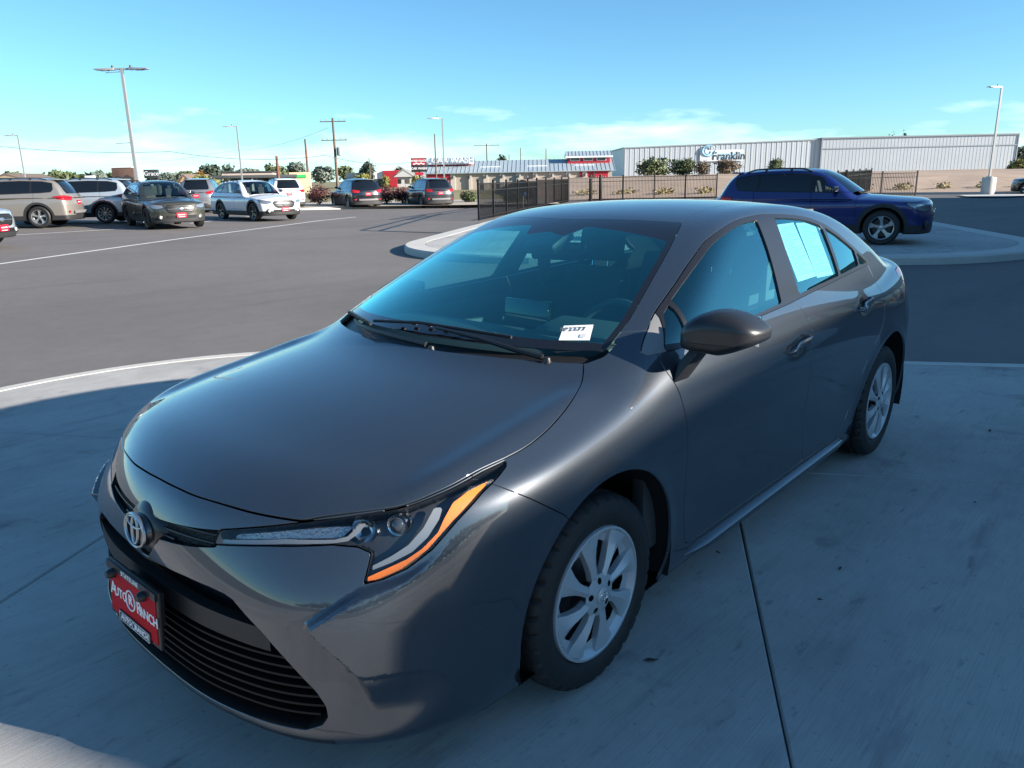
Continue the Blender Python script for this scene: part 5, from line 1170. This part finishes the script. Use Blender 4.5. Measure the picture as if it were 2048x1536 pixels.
b=MB(); t=np.linspace(0,2*math.pi,41); b.tube([(.0,.185*math.cos(k),.185*math.sin(k)) for k in t],.015,10,False); b.box((0,0,0),(.05,.13,.10)); b.box((.01,0,0),(.02,.34,.03)); b.box((.01,0,-.09),(.02,.03,.17)); o=b.build('steering_wheel',CABP,cab,True); o.location=(-.78,.36,.90); o.rotation_euler=(0,R(-24),0)
for y0 in(.36,-.36):
    rbox('front_seat_base',(-1.30,y0,.50),(.52,.50,.16),CAB,cab,.05); rbox('front_seat_back',(-1.62,y0,.80),(.15,.48,.62),CAB,cab,.06,ry=R(-18),taper=.82); rbox('headrest',(-1.745,y0,1.215),(.10,.26,.19),CAB,cab,.045,ry=R(-12))
    for q in(-.05,.05): MB().bar((-1.715,y0+q,1.06),(-1.74,y0+q,1.16),.012,n=8).build('headrest_post',CHROME,cab,True)
rbox('rear_seat_base',(-2.25,0,.52),(.48,1.30,.18),CAB,cab,.05); rbox('rear_seat_back',(-2.58,0,.82),(.14,1.30,.56),CAB,cab,.05,ry=R(-22))
for y0 in(.40,-.40): rbox('headrest',(-2.70,y0,1.115),(.09,.26,.12),CAB,cab,.04,ry=R(-15))
rbox('parcel_shelf',(-2.92,0,1.02),(.35,1.2,.02),CAB,cab,.005); rbox('cabin_floor',(-1.5,0,.24),(2.9,1.45,.03),CAB,cab,.005)
for s in(1,-1):
    rbox('door_trim',(-1.35,.775*s,.62),(2.0,.05,.66),CABP,cab,.01)
    rbox('pillar_trim',(-1.60,.655*s,1.15),(.10,.02,.28),mat('pillar_cloth',(.10,.10,.10),.8),cab,.01)
MB().bar((-1.63,-.655,1.26),(-1.60,-.70,.75),.05,.006).build('seat_belt',mat('belt_webbing',(.03,.03,.03),.8),cab)
rbox('headliner',(-1.85,0,1.365),(1.30,.98,.02),mat('headliner_cloth',(.12,.12,.12),.9),cab,.005)
b=MB(); b.box((0,0,0),(.05,.255,.075)); o=b.build('rear_view_mirror',GLOSSB,cab,bevel=.018); o.location=(-.86,.03,1.26); o.rotation_euler=(0,R(12),R(10))
rbox('sensor_housing',(-.83,0,1.302),(.16,.17,.05),BLACK,cab,.02,ry=R(24))
rbox('sun_visor',(-1.08,.32,1.345),(.16,.34,.018),mat('headliner_cloth'),cab,.006,ry=R(10)); rbox('sun_visor',(-1.08,-.32,1.345),(.16,.34,.018),mat('headliner_cloth'),cab,.006,ry=R(10))
# papers
PAPER=mat('paper',(.80,.78,.76),.8,vary=(30,.04))
def sheet(name,q,m,parent,inset):
    q=np.array(q,float); n=np.cross(q[1]-q[0],q[3]-q[0]); n/=np.linalg.norm(n)
    if n[1]<0: n=-n
    q=q-n*inset; MBs=MB(); MBs.add(np.concatenate([q,q-n*.001]),[(0,1,2,3),(7,6,5,4),(0,4,5,1),(1,5,6,2),(2,6,7,3),(3,7,4,0)]); return MBs.build(name,m,parent),q,n
INK=mat('printed_ink',(.10,.11,.12),.7)
for q in([(-1.677,.651,1.347),(-1.88,.647,1.347),(-1.85,.786,1.108),(-1.625,.791,1.106)],[(-1.905,.649,1.343),(-2.141,.646,1.335),(-2.069,.787,1.093),(-1.853,.79,1.10)]):
    o,c4,n=sheet('window_sheet',q,PAPER,car,.016)
    b=MB(); r_=random.Random(3)
    for k in range(26):
        t=.06+.88*k/26; a=c4[0]+(c4[3]-c4[0])*t; e=c4[1]+(c4[2]-c4[1])*t; l=.08; rr=.92 if r_.random()<.6 else r_.uniform(.4,.8)
        p0=a+(e-a)*l+n*.0009; p1=a+(e-a)*rr+n*.0009; dn=(c4[3]-c4[0])*.006
        b.add([p0,p1,p1+dn,p0+dn],[(0,1,2,3)])
    b.build('printed_lines',INK,o)
o,c4,n=sheet('stock_sticker',[(-.299,.496,1.070),(-.357,.578,1.074),(-.291,.61,1.035),(-.234,.525,1.034)],mat('sticker_white',(.80,.81,.81),.6),car,-.0035)
up_=c4[0]-c4[3]; rt_=c4[1]-c4[0]
tx=text_obj('sticker_number','SP2377',INK,.030,o,.0003,.0002); place(tx,c4[3]+up_*.70+rt_*.36+n*.0016,rt_,up_)
MB().add([p+n*.0013 for p in(c4[3]+up_*.12+rt_*.66,c4[3]+up_*.12+rt_*.86,c4[3]+up_*.36+rt_*.86,c4[3]+up_*.36+rt_*.66)],[(0,1,2,3)]).build('sticker_print',mat('sticker_grey',(.5,.5,.5),.7),o)
# ================================================================ the other cars on the lot
SUVT={
 'wagon':dict(fo=.95,wb=2.745,ro=1.16,hw=.925,belt=1.06,roof=1.60,hood=1.03,nose=.86,cowl=-.42,wst=-1.22,rrt=-3.05,rrb=-3.80,clr=.22,wr=.362),
 'suv':dict(fo=.93,wb=2.67,ro=1.05,hw=.91,belt=1.10,roof=1.67,hood=1.08,nose=.93,cowl=-.36,wst=-1.10,rrt=-3.20,rrb=-3.66,clr=.23,wr=.362),
 'cross':dict(fo=.92,wb=2.665,ro=.89,hw=.90,belt=1.03,roof=1.555,hood=1.0,nose=.86,cowl=-.40,wst=-1.16,rrt=-3.02,rrb=-3.44,clr=.22,wr=.352),
 'rogue':dict(fo=.95,wb=2.705,ro=1.0,hw=.92,belt=1.08,roof=1.64,hood=1.06,nose=.92,cowl=-.38,wst=-1.14,rrt=-3.10,rrb=-3.62,clr=.22,wr=.360),
}
_cache={}; _pc={}; _fx={}
def suv_phi(p):
    xf,xr=p['fo'],-p['wb']-p['ro']; b=p['belt']; rf=p['roof']
    Wz=nspl([.15,.3,.5,.7,.85,b-.1,b+.02],[.93,.955,.985,1.0,.995,.975,.93]); xm=(xf+xr)/2; hl_=(xf-xr)/2
    Hc=nspl([xf+.1,xf,xf-.10,xf-.35,(xf+p['cowl'])/2-.1,p['cowl'],p['cowl']-.4,xr+.3,xr],[p['nose']-.22,p['nose']-.06,p['nose']+.02,p['nose']+.075,p['hood']-.035,p['hood'],b-.04,b-.03,b-.06])
    Gc=nspl([p['cowl']+.6,p['cowl']+.08,(p['cowl']+p['wst'])/2,p['wst'],p['wst']-.35,(p['wst']+p['rrt'])/2-.2,p['rrt']+.25,p['rrt'],(p['rrt']+p['rrb'])/2,p['rrb'],p['rrb']-.2],
            [p['hood']-.28,p['hood']-.01,(p['hood']+rf)/2+.03,rf-.055,rf-.008,rf,rf-.03,rf-.075,(rf+b)/2+.03,b-.02,b-.30])
    def phi(x,y,z):
        y=np.abs(y); t=np.abs((x-xm)/hl_); w=p['hw']*Wz(z)*(1-.07*np.minimum(t,1.2)**4)
        side=y-w; top=(z-(Hc(x)-.07*(y/.75)**2.4))*.96; lo=smax(side,top,.12)
        e=xf-.10*np.maximum(0,(.45-z))-.06*np.clip((z-.55)/.3,0,1)**2-.30*(y/.86)**3.0; lo=smax(lo,(x-e)/np.sqrt(1+(.9*(y/.86)**2)**2),.10)
        r=xr+.05*np.maximum(0,(.55-z))+.07*np.clip((z-.75)/.35,0,1)+.20*(y/.86)**3.2; lo=smax(lo,(r-x)/np.sqrt(1+(.65*(y/.86)**2.2)**2),.10)
        lo=smax(lo,p['clr']-z,.06)
        xx=x+.26*y**2*sstep((x-p['wst']+.7)/.4)-.16*y**2*sstep((p['rrt']+.5-x)/.4); g=Gc(xx)-.05*(y/.6)**2.4; sl=(Gc(xx+.01)-Gc(xx-.01))/.02
        u=smax((z-g)/np.sqrt(1+sl*sl),(y-(p['hw']*.945*(1-.06*np.minimum(t,1.2)**4)-.36*(z-b)-.25*np.maximum(z-b,0)**2))*.93,.10)
        u=smax(u,b-.12-z,.02)
        return smin(lo,u,.05)
    return phi
def suv_parts(kind):
    if kind in _cache: return _cache[kind]
    p=SUVT[kind]; phi=suv_phi(p); xf,xr=p['fo'],-p['wb']-p['ro']; b=p['belt']; rf=p['roof']
    V,T=surface_nets(phi,(xr-.15,-.12,.12),(xf+.15,1.02,rf+.12),.040); V=snap(phi,V,2)
    (V,T),_=split(V,T,-V[:,1]); V[:,1]=np.maximum(V[:,1],0)
    st={'V':V,'T':T}
    def cut(poly,pj,cond=None,g=0.):
        V,T=st['V'],st['T']; u,w=pj(V); d=sdpoly(poly,u,w)
        if cond is not None: d=np.maximum(d,cond(V))
        a,r=split(V,T,d,g); st['V'],st['T']=r; return a
    fS_=lambda q:(q[:,0],q[:,2]); fT_=lambda q:(q[:,0],q[:,1]); fY=lambda q:(q[:,1],q[:,2]); fA_=lambda q:((q[:,1]-q[:,0])*.7071,q[:,2]); fR=lambda q:((q[:,1]+q[:,0])*.7071,q[:,2])
    out={}
    R1=p['wr']+.055; arcs=[]
    for c in(0,-p['wb']):
        A=[(c+R1*math.cos(t),p['wr']+R1*math.sin(t)) for t in np.linspace(-.5,math.pi+.5,40)]; A=[(A[0][0],-.3)]+A+[(A[-1][0],-.3)]; cut(A,fS_,lambda q:.45-q[:,1])
    c,w=p['cowl'],p['wst']
    out['windshield']=cut([(c-.04,-.1),(c-.05,.25),(c-.19,.62),(c-.26,.69),(w-.11,.56),(w-.02,.3),(w+.02,0),(w+.02,-.1)],fT_,lambda q:b-.1-q[:,2])
    cut([(c+.05,-.1),(c+.02,.3),(c-.12,.66),(c-.22,.71),(c-.19,.6),(c-.05,.2),(c-.04,-.1)],fT_,lambda q:.7-q[:,2])
    out['rear_window']=cut([(-.1,b+.02),(.58,b+.02),(.60,b+.12),(.50,rf-.12),(-.1,rf-.10)],fY,lambda q:q[:,0]-p['rrt']-.06)
    t0=c-.42; dl=[(t0,b+.015)]+[(t0-.30,b+.18),(w-.02,rf-.185),(w-.35,rf-.115),((w+p['rrt'])/2,rf-.10),(p['rrt']+.35,rf-.125),(p['rrt']+.02,rf-.19),(p['rrb']+.45,b+.17),(p['rrb']+.52,b+.075),(p['rrb']+.9,b+.05)]
    D=cut(dl,fS_,lambda q:.45-q[:,1])
    def sub(q,poly):
        u,w_=fS_(q[0]); return split(q[0],q[1],sdpoly(poly,u,w_),0.)
    xb=-p['wb']*.52; xc=-p['wb']*.94; fr=.028
    inner=np.array(dl); cen=inner.mean(0)
    def shr(poly): return [(x+(cen[0]-x)*.0,z) for x,z in poly]
    u,w_=fS_(D[0]); D2,ring=split(D[0],D[1],sdpoly(dl,u,w_)+.022)
    out['window_surround']=[ring]
    a,r=split(D2[0],D2[1],-(D2[0][:,0]-(xb+.06))); out['front_window']=a
    a,r=split(r[0],r[1],-(r[0][:,0]-(xb-.06))); out['window_surround'].append(a)
    a,r=split(r[0],r[1],-(r[0][:,0]-(xc+.03))); out['rear_side_window']=a
    a,r=split(r[0],r[1],-(r[0][:,0]-(xc-.03))); out['window_surround'].append(a); out['cargo_window']=r
    n=p['nose']
    q3=lambda P: np.array([((y-x)*.7071,z) for x,y,z in P])
    out['headlight']=cut(q3([(xf-.09,.50,n-.155),(xf-.14,.52,n-.075),(xf-.34,.80,n-.03),(xf-.50,.87,n-.01),(xf-.48,.88,n-.07),(xf-.30,.80,n-.165),(xf-.2,.68,n-.19)]),fA_,lambda q:xf-.8-q[:,0],.004)
    out['grille']=cut([(-.1,n-.06),(.40,n-.07),(.50,n-.16),(.40,n-.32),(.30,n-.36),(-.1,n-.36)],fY,lambda q:xf-.45-q[:,0],.003)
    out['lower_intake']=cut([(-.1,n-.41),(.46,n-.41),(.50,n-.47),(.42,n-.50),(-.1,n-.50)],fY,lambda q:xf-.4-q[:,0],.002)
    r3=lambda P: np.array([((y+x)*.7071,z) for x,y,z in P])
    out['tail_lamp']=cut(r3([(xr+.06,.46,b-.20),(xr+.08,.46,b-.08),(xr+.22,.78,b-.03),(xr+.52,.90,b-.07),(xr+.40,.90,b-.15),(xr+.20,.82,b-.20)]),fR,lambda q:q[:,0]-xr-.6,.004)
    # dark cladding: wheel arch lips and everything low
    V,T=st['V'],st['T']; rr=np.minimum(np.hypot(V[:,0],V[:,2]-p['wr']),np.hypot(V[:,0]+p['wb'],V[:,2]-p['wr']))
    d=np.minimum(rr-(R1+.075),V[:,2]-.40); d=np.where(V[:,1]<.4,np.minimum(d,V[:,2]-.44),d)
    cl,bd=split(V,T,d,.0); out['cladding']=cl; V,T=bd
    # panel gaps
    for nm,poly in(('front_door',[(c-.12,b+.02),(c-.12,.62),(c-.05,.40),(xb+.0,.40),(xb-.02,b+.06)]),('rear_door',[(xb-.02,b+.06),(xb,.40),(-p['wb']+.42,.40),(-p['wb']+.36,.7),(-p['wb']+.10,.86),(xc-.08,b+.08)])):
        dd=sdpoly(poly,V[:,0],V[:,2]); dd=np.maximum(dd,.45-V[:,1]); a,r=split(V,T,dd,.004); out[nm]=a; V,T=r
    dd=sdpoly([(c+.02,-.1),(c-.1,.69),(xf-.30,.74),(xf-.13,.48),(xf-.09,-.1)],V[:,0],V[:,1]); dd=np.maximum(dd,.66-V[:,2]); a,r=split(V,T,dd,.004); out['hood']=a; V,T=r
    out['body']=(V,T); out['_full']=(st['V'],st['T']); _cache[kind]=(p,phi,out); return _cache[kind]
def cat_(L):
    Vs=[];Fs=[];n=0
    for v,f in L:
        if len(f): Vs.append(v);Fs.append(f+n);n+=len(v)
    return np.concatenate(Vs),np.concatenate(Fs)
def simple_wheel(root,x,y,s,r,rimm,style):
    w=empty('wheel',(x,y,r)); w.parent=root
    b=MB(); hw=.112; b.lathe([(r*.64,-hw*.8),(r*.72,-hw),(r*.90,-hw),(r*.985,-hw*.75),(r,-hw*.4),(r,hw*.4),(r*.985,hw*.75),(r*.90,hw),(r*.72,hw),(r*.64,hw*.8)],n=40); b.build('tyre',RUBBER,w,True)
    b=MB(); b.lathe([(.001,.02*s),(r*.5,.02*s),(r*.60,.05*s),(r*.665,.095*s),(r*.665,-.09*s)],n=36); b.build('rim',mat('dark_rim',(.015,.015,.017),.4),w,True)
    k=10 if style==2 else 5; b=MB()
    for i in range(k):
        a=2*math.pi*i/k+.3; wd=.055 if style!=2 else .028; tw=.16 if style==1 else .0
        P=[]
        for rr,ww,ta in((r*.12,wd*.55,0),(r*.40,wd*.5,tw*.5),(r*.655,wd*1.15,tw)):
            for q in(-1,1):
                aa=a+ta; c,s_=math.cos(aa),math.sin(aa); P.append((rr*c-q*ww*s_,.085*s-.02*s*(1-rr/r),rr*s_+q*ww*c))
        P+=[(x_,y_-.025*s,z_) for x_,y_,z_ in P]
        b.add(P,[(0,1,3,2),(2,3,5,4),(0,2,8,6),(2,4,10,8),(1,7,9,3),(3,9,11,5),(4,5,11,10)])
    b.lathe([(r*.64,.095*s),(r*.675,.100*s),(r*.675,.08*s)],n=36); b.build('spokes',rimm,w)
    b=MB(); b.lathe([(.001,.098*s),(r*.13,.094*s),(r*.15,.07*s)],n=20); b.build('hub_cap',rimm,w,True)
def make_suv(kind,loc,heading,paintm,label,name='parked_suv',rimm=None,style=1,group=None,rails=True,priv=True,plate='front',redplate=True,full=True,cladm=None):
    p,phi,out=suv_parts(kind); xf,xr=p['fo'],-p['wb']-p['ro']; b=p['belt']; rf=p['roof']
    root=empty(name,loc,heading,label,'car',group or 'cars parked on the lot'); fl=np.array([1,-1,1.]); root.matrix_basis=Matrix.Translation(Vector(loc))@Matrix.Rotation(heading,4,'Z')@Matrix.Translation(Vector((p['wb']/2,0,0)))
    def pan(nm,q,m,both,off=0.,side=(1,-1)):
        if not len(q[1]): return []
        key=(kind,nm)
        if key not in _pc: P=snap(phi,q[0],1); Nn=grad(phi,P,2e-3); Nn/=np.linalg.norm(Nn,axis=1)[:,None]; _pc[key]=(P,Nn)
        P,Nn=_pc[key]; Nn=Nn.copy(); c=P[:,1]<1e-3
        if both: Nn[c,1]=0
        Q=P+Nn*off; o=[]
        if both: o.append(meshobj(nm,np.concatenate([Q,Q*fl]),np.concatenate([q[1],(q[1]+len(Q))[:,::-1]]),m,root,np.concatenate([Nn,Nn*fl])))
        else:
            for s in side: o.append(meshobj(nm,Q if s>0 else Q*fl,q[1] if s>0 else q[1][:,::-1],m,root,Nn if s>0 else Nn*fl))
        return o
    clad=cladm or mat('grey_cladding',(.022,.022,.023),.55)
    pan('body',out['body'],paintm,True); pan('hood',out['hood'],paintm,True); pan('front_door',out['front_door'],paintm,False); pan('rear_door',out['rear_door'],paintm,False)
    pan('cladding',out['cladding'],clad,True)
    # black liner just behind the skin keeps the gaps dark
    P=out['_full'][0]; Nn=grad(phi,P,2e-3); Nn/=np.linalg.norm(Nn,axis=1)[:,None]; Q=P-Nn*.02; F=out['_full'][1]; meshobj('inner_shell',np.concatenate([Q,Q*fl]),np.concatenate([F,(F+len(Q))[:,::-1]]),DARK,root)
    clear=glass_mat('lot_glass',(.55,.66,.66),1.45,.03); dark=mat('privacy_glass',(.006,.007,.008),.04,coat=1)
    pan('windshield',out['windshield'],clear,True); pan('rear_window',out['rear_window'],dark if priv else clear,True)
    pan('front_window',out['front_window'],clear,False); pan('rear_side_window',out['rear_side_window'],dark if priv else clear,False); pan('cargo_window',out['cargo_window'],dark if priv else clear,False)
    pan('window_surround',cat_(out['window_surround']),SATIN,False,.002)
    for o in pan('headlight',out['headlight'],mat('lot_headlight',(.30,.32,.34),.12,.6,1),False):
        pass
    pan('grille',out['grille'],mat('lot_grille',(.014,.014,.015),.35),True,-.012); pan('lower_intake',out['lower_intake'],DARK,True,-.01); pan('tail_lamp',out['tail_lamp'],REDL,False)
    n=p['nose']
    def fx(y,z):
        kk=(kind,'f',round(y,4),round(z,4))
        if kk not in _fx: _fx[kk]=fx_(y,z)
        return _fx[kk]
    def fx_(y,z):
        x=xf+.2
        for _ in range(25): x-=float(phi(np.array(x),np.array(y),np.array(z)))*.8
        return x
    if full:
        ch=mat('grille_bright',(.30,.31,.32),.3,.8)
        for zz in(n-.13,n-.21,n-.29):
            yr=.44-abs(zz-(n-.16))*.7; ys=np.linspace(-yr,yr,13); MB().tube([(fx(y,zz)+.004,y,zz) for y in ys],.009 if zz!=n-.21 else .014,6).build('grille_bar',clad if zz!=n-.21 else ch,root,True)
        MB().lathe([(.001,.014),(.05,.012),(.07,.0)],axis='x',n=24).build('badge',mat('badge_chrome',(.55,.58,.62),.2,.9),root,True).matrix_local=Matrix.Translation((fx(0,n-.21)+.010,0,n-.20))@Matrix.Diagonal((1,1.3,.75,1))
        for s in(1,-1):
            yb=.62*s; x=fx(yb,n-.46); q=MB().lathe([(.001,.012),(.03,.010),(.045,.0)],axis='x',n=20).build('fog_lamp',mat('fog_glass',(.75,.77,.78),.15,.2,1),root,True); q.location=(x+.005,yb,n-.46)
            q=MB().lathe([(.045,.010),(.06,.022),(.09,.01),(.10,-.03)],axis='x',n=20).build('fog_bezel',clad,root,True); q.location=(x-.004,yb,n-.46)
    for s in(1,-1):
        if rails:
            ys=lambda x:.60-.02*((x+1.5)/1.5)**2
            xs=np.linspace(p['wst']-.28,p['rrt']+.22,14); pts=[]
            for i,x in enumerate(xs):
                z=rf+.08
                for _ in range(14): z-=float(phi(np.array(x),np.array(ys(x)),np.array(z)))*.9
                pts.append((x,ys(x)*s,z+.055*min(1,i/1.5,(13-i)/1.5)))
            MB().tube(pts,.017,8).build('roof_rail',clad,root,True)
            for k in(0,4,9,13): MB().bar((pts[k][0],pts[k][1],pts[k][2]-.06),(pts[k][0],pts[k][1],pts[k][2]),.05).build('rail_foot',clad,root)
        m=MB(); m.add([(c_[0],c_[1]*s,c_[2]) for c_ in [(-.06,0,-.07),(.06,0,-.06),(.05,0,.07),(-.06,0,.07),(-.06,.20,-.05),(.0,.20,-.04),(-.01,.19,.05),(-.06,.19,.05)]],[(0,1,2,3),(4,5,6,7),(0,1,5,4),(1,2,6,5),(2,3,7,6),(3,0,4,7)]); mo=m.build('wing_mirror',GLOSSB,root,bevel=.025); mo.location=(p['cowl']-.52,(p['hw']*.93)*s,b+.09)
        for x in(0,-p['wb']): simple_wheel(root,x,(p['hw']-.125)*s,s,p['wr'],rimm or mat('bright_rim',(.45,.46,.47),.25,.7),style)
        for x in(0,-p['wb']):
            R1=p['wr']+.058; A=[(x+R1*math.cos(t),p['wr']+R1*math.sin(t)) for t in np.linspace(-.3,math.pi+.3,16)]
            MB().add([(q[0],y,q[1]) for y in((p['hw']-.03)*s,.42*s) for q in A],[(i,i+1,17+i,16+i) for i in range(15)]+[tuple(range(16,32))]).build('wheel_well_liner',DARK,root)
        if full: MB().box((-1.42,.40*s,b-.05),(.16,.46,.62),ry=R(-15)).build('seat_back',CAB,root,bevel=.05); MB().box((-1.56,.40*s,b+.32),(.09,.24,.18)).build('headrest',CAB,root,bevel=.04)
    MB().box(((xr+xf)/2-.2,0,p['clr']+.06),(3.8,1.5,.08)).build('floor_pan',DARK,root)
    # rear: spoiler, plate, bumper bar, dealer plates
    MB().box((p['rrt']+.02,0,rf-.075),(.26,1.08,.035)).build('rear_spoiler',paintm,root,bevel=.014)
    def rx(y,z):
        x=xr-.2
        for _ in range(25): x+=float(phi(np.array(x),np.array(y),np.array(z)))*.8
        return x
    rp=mat('dealer_plate_red',(.55,.012,.035),.4)
    if plate in('front','both'):
        z0=n-.40; MB().box((fx(0,z0)+.02,0,z0),(.012,.31,.155)).build('dealer_plate',rp,root)
        for y0,w_ in((0,.22),): MB().box((fx(0,z0)+.028,y0,z0+.012),(.002,w_,.022)).build('plate_lettering',WTXT,root); MB().box((fx(0,z0)+.028,0,z0-.055),(.002,.20,.012)).build('plate_lettering',WTXT,root)
    if plate in('rear','both'):
        z0=b-.28; x=rx(0,z0); MB().box((x-.012,0,z0),(.012,.31,.155)).build('dealer_plate',rp,root); MB().box((x-.02,0,z0+.01),(.002,.22,.022)).build('plate_lettering',WTXT,root)
        x=rx(0,.55); MB().box((x-.01,0,.50),(.04,1.1,.10)).build('bumper_step',mat('grey_skid',(.16,.16,.165),.5),root,bevel=.015)
        MB().box((p['rrt']-.03,0,rf-.105),(.012,.26,.018)).build('brake_light',REDL,root)
        for s in(1,-1): MB().box((rx(.68*s,.52)-.003,.68*s,.52),(.02,.16,.06)).build('rear_reflector',REDL,root)
    return root
def heading_from(pa,pb):
    d=np.array(pb)[:2]-np.array(pa)[:2]; return math.atan2(d[1],d[0])
def view_heading(u,v,ang):
    """heading that points at the camera, turned by ang degrees to the viewer's right"""
    g=gnd(u,v); d=CAM[:2]-g[:2]; return math.atan2(d[1],d[0])+R(ang)
OLIVE=paint('olive_metallic',(.050,.050,.036),.45,.4,False); WHITE=paint('pearl_white',(.78,.79,.80),0,.35,False); BEIGE=paint('sand_metallic',(.28,.255,.225),.45,.4,False); ICE=paint('ice_silver',(.44,.50,.54),.45,.35,False)
NAVY=paint('sapphire_blue',(.003,.010,.12),.35,.35,False); JET=paint('jet_black',(.008,.008,.010),.2,.3,False); GRAPH=paint('graphite',(.035,.036,.040),.5,.35,False); GREYL=paint('mid_grey',(.22,.23,.24),.5,.35,False)
BLKRIM=mat('black_rim',(.012,.012,.013),.3,coat=.5)
def put(kind,u,v,h,*a,z=None,**k):
    g=gnd(u,v,z); return make_suv(kind,tuple(g),h,*a,**k)
put('wagon',330,453,view_heading(340,456,14),OLIVE,'dark olive wagon with round fog lamps facing the camera beside the tall lamp post','parked_wagon',style=1,rimm=BLKRIM,priv=False)
put('wagon',515,439,view_heading(520,441,28),WHITE,'pearl white wagon with black wheels and roof rails, nose towards the right','parked_wagon',style=1,rimm=BLKRIM,priv=False)
put('suv',20,455,view_heading(40,455,-112),BEIGE,'sand beige sport utility vehicle at the left edge, tail towards the right',style=1,plate='rear')
put('suv',158,446,view_heading(160,446,-112),ICE,'pale silver blue sport utility vehicle parked between the beige and the olive cars',style=2,plate='rear')
put('rogue',712,416,view_heading(715,416,198),JET,'shiny black sport utility vehicle seen from behind between two red shrubs',style=2,plate='rear',rails=False,full=False)
put('suv',856,414,view_heading(860,414,199),GRAPH,'dark graphite sport utility vehicle seen from behind under the single lamp post',style=2,plate='rear',full=False)
put('cross',1632,481,view_heading(1632,481,83),NAVY,z=.10,label='deep blue crossover with roof rails on the far concrete pad',style=1,plate='none')
put('suv',2105,389,view_heading(2080,389,-95),JET,'black car cut by the right edge beyond the lamp post base',style=1,plate='none',full=False)
put('cross',-165,497,view_heading(-120,497,52),ICE,'pale blue car whose nose with a red plate enters at the left edge',style=1,plate='front')
put('suv',410,423,view_heading(400,423,172),GREYL,'light grey sport utility vehicle seen from behind between the two wagons',style=2,plate='rear',full=False)
put('suv',566,417,view_heading(566,417,190),WHITE,'white sport utility vehicle half hidden behind the white wagon',style=2,plate='rear',full=False)
# ================================================================ small litter on the slabs
LEAFM=mat('dry_leaf',(.045,.035,.028),.9)
def litter(u,v,ln,ang,label,z=.004):
    g=gnd(u,v,0.0); k=[(-1,0,0),(-.4,.28,.25),(.3,.22,.10),(1,0,.3),(.3,-.25,.2),(-.4,-.2,0)]; c,s_=math.cos(ang),math.sin(ang)
    P=[(g[0]+(x*c-y*s_)*ln/2,g[1]+(x*s_+y*c)*ln/2,z+zz*ln*.3) for x,y,zz in k]+[(g[0]+(x*c-y*s_)*ln/2,g[1]+(x*s_+y*c)*ln/2,z-.002+zz*ln*.3) for x,y,zz in k]
    n=6; tag(meshobj('dry_leaf',P,[tuple(range(n)),tuple(range(2*n-1,n-1,-1))]+[(i,n+i,n+(i+1)%n,(i+1)%n) for i in range(n)],LEAFM),label,'leaf','dry leaves on the pad')
litter(1980,862,.05,.4,'dry leaf on the slab right of the rear wheel'); litter(1436,1106,.03,1.2,'curled leaf beside the sill near the front wheel'); litter(1302,1322,.05,2.2,'dark leaf scrap right of the front tyre'); litter(1680,1138,.035,.2,'small leaf in the middle of the right slab'); litter(1640,1200,.02,1.8,'tiny leaf scrap nearest the slab joint'); litter(1950,1005,.02,.9,'tiny leaf scrap by the far slab joint')
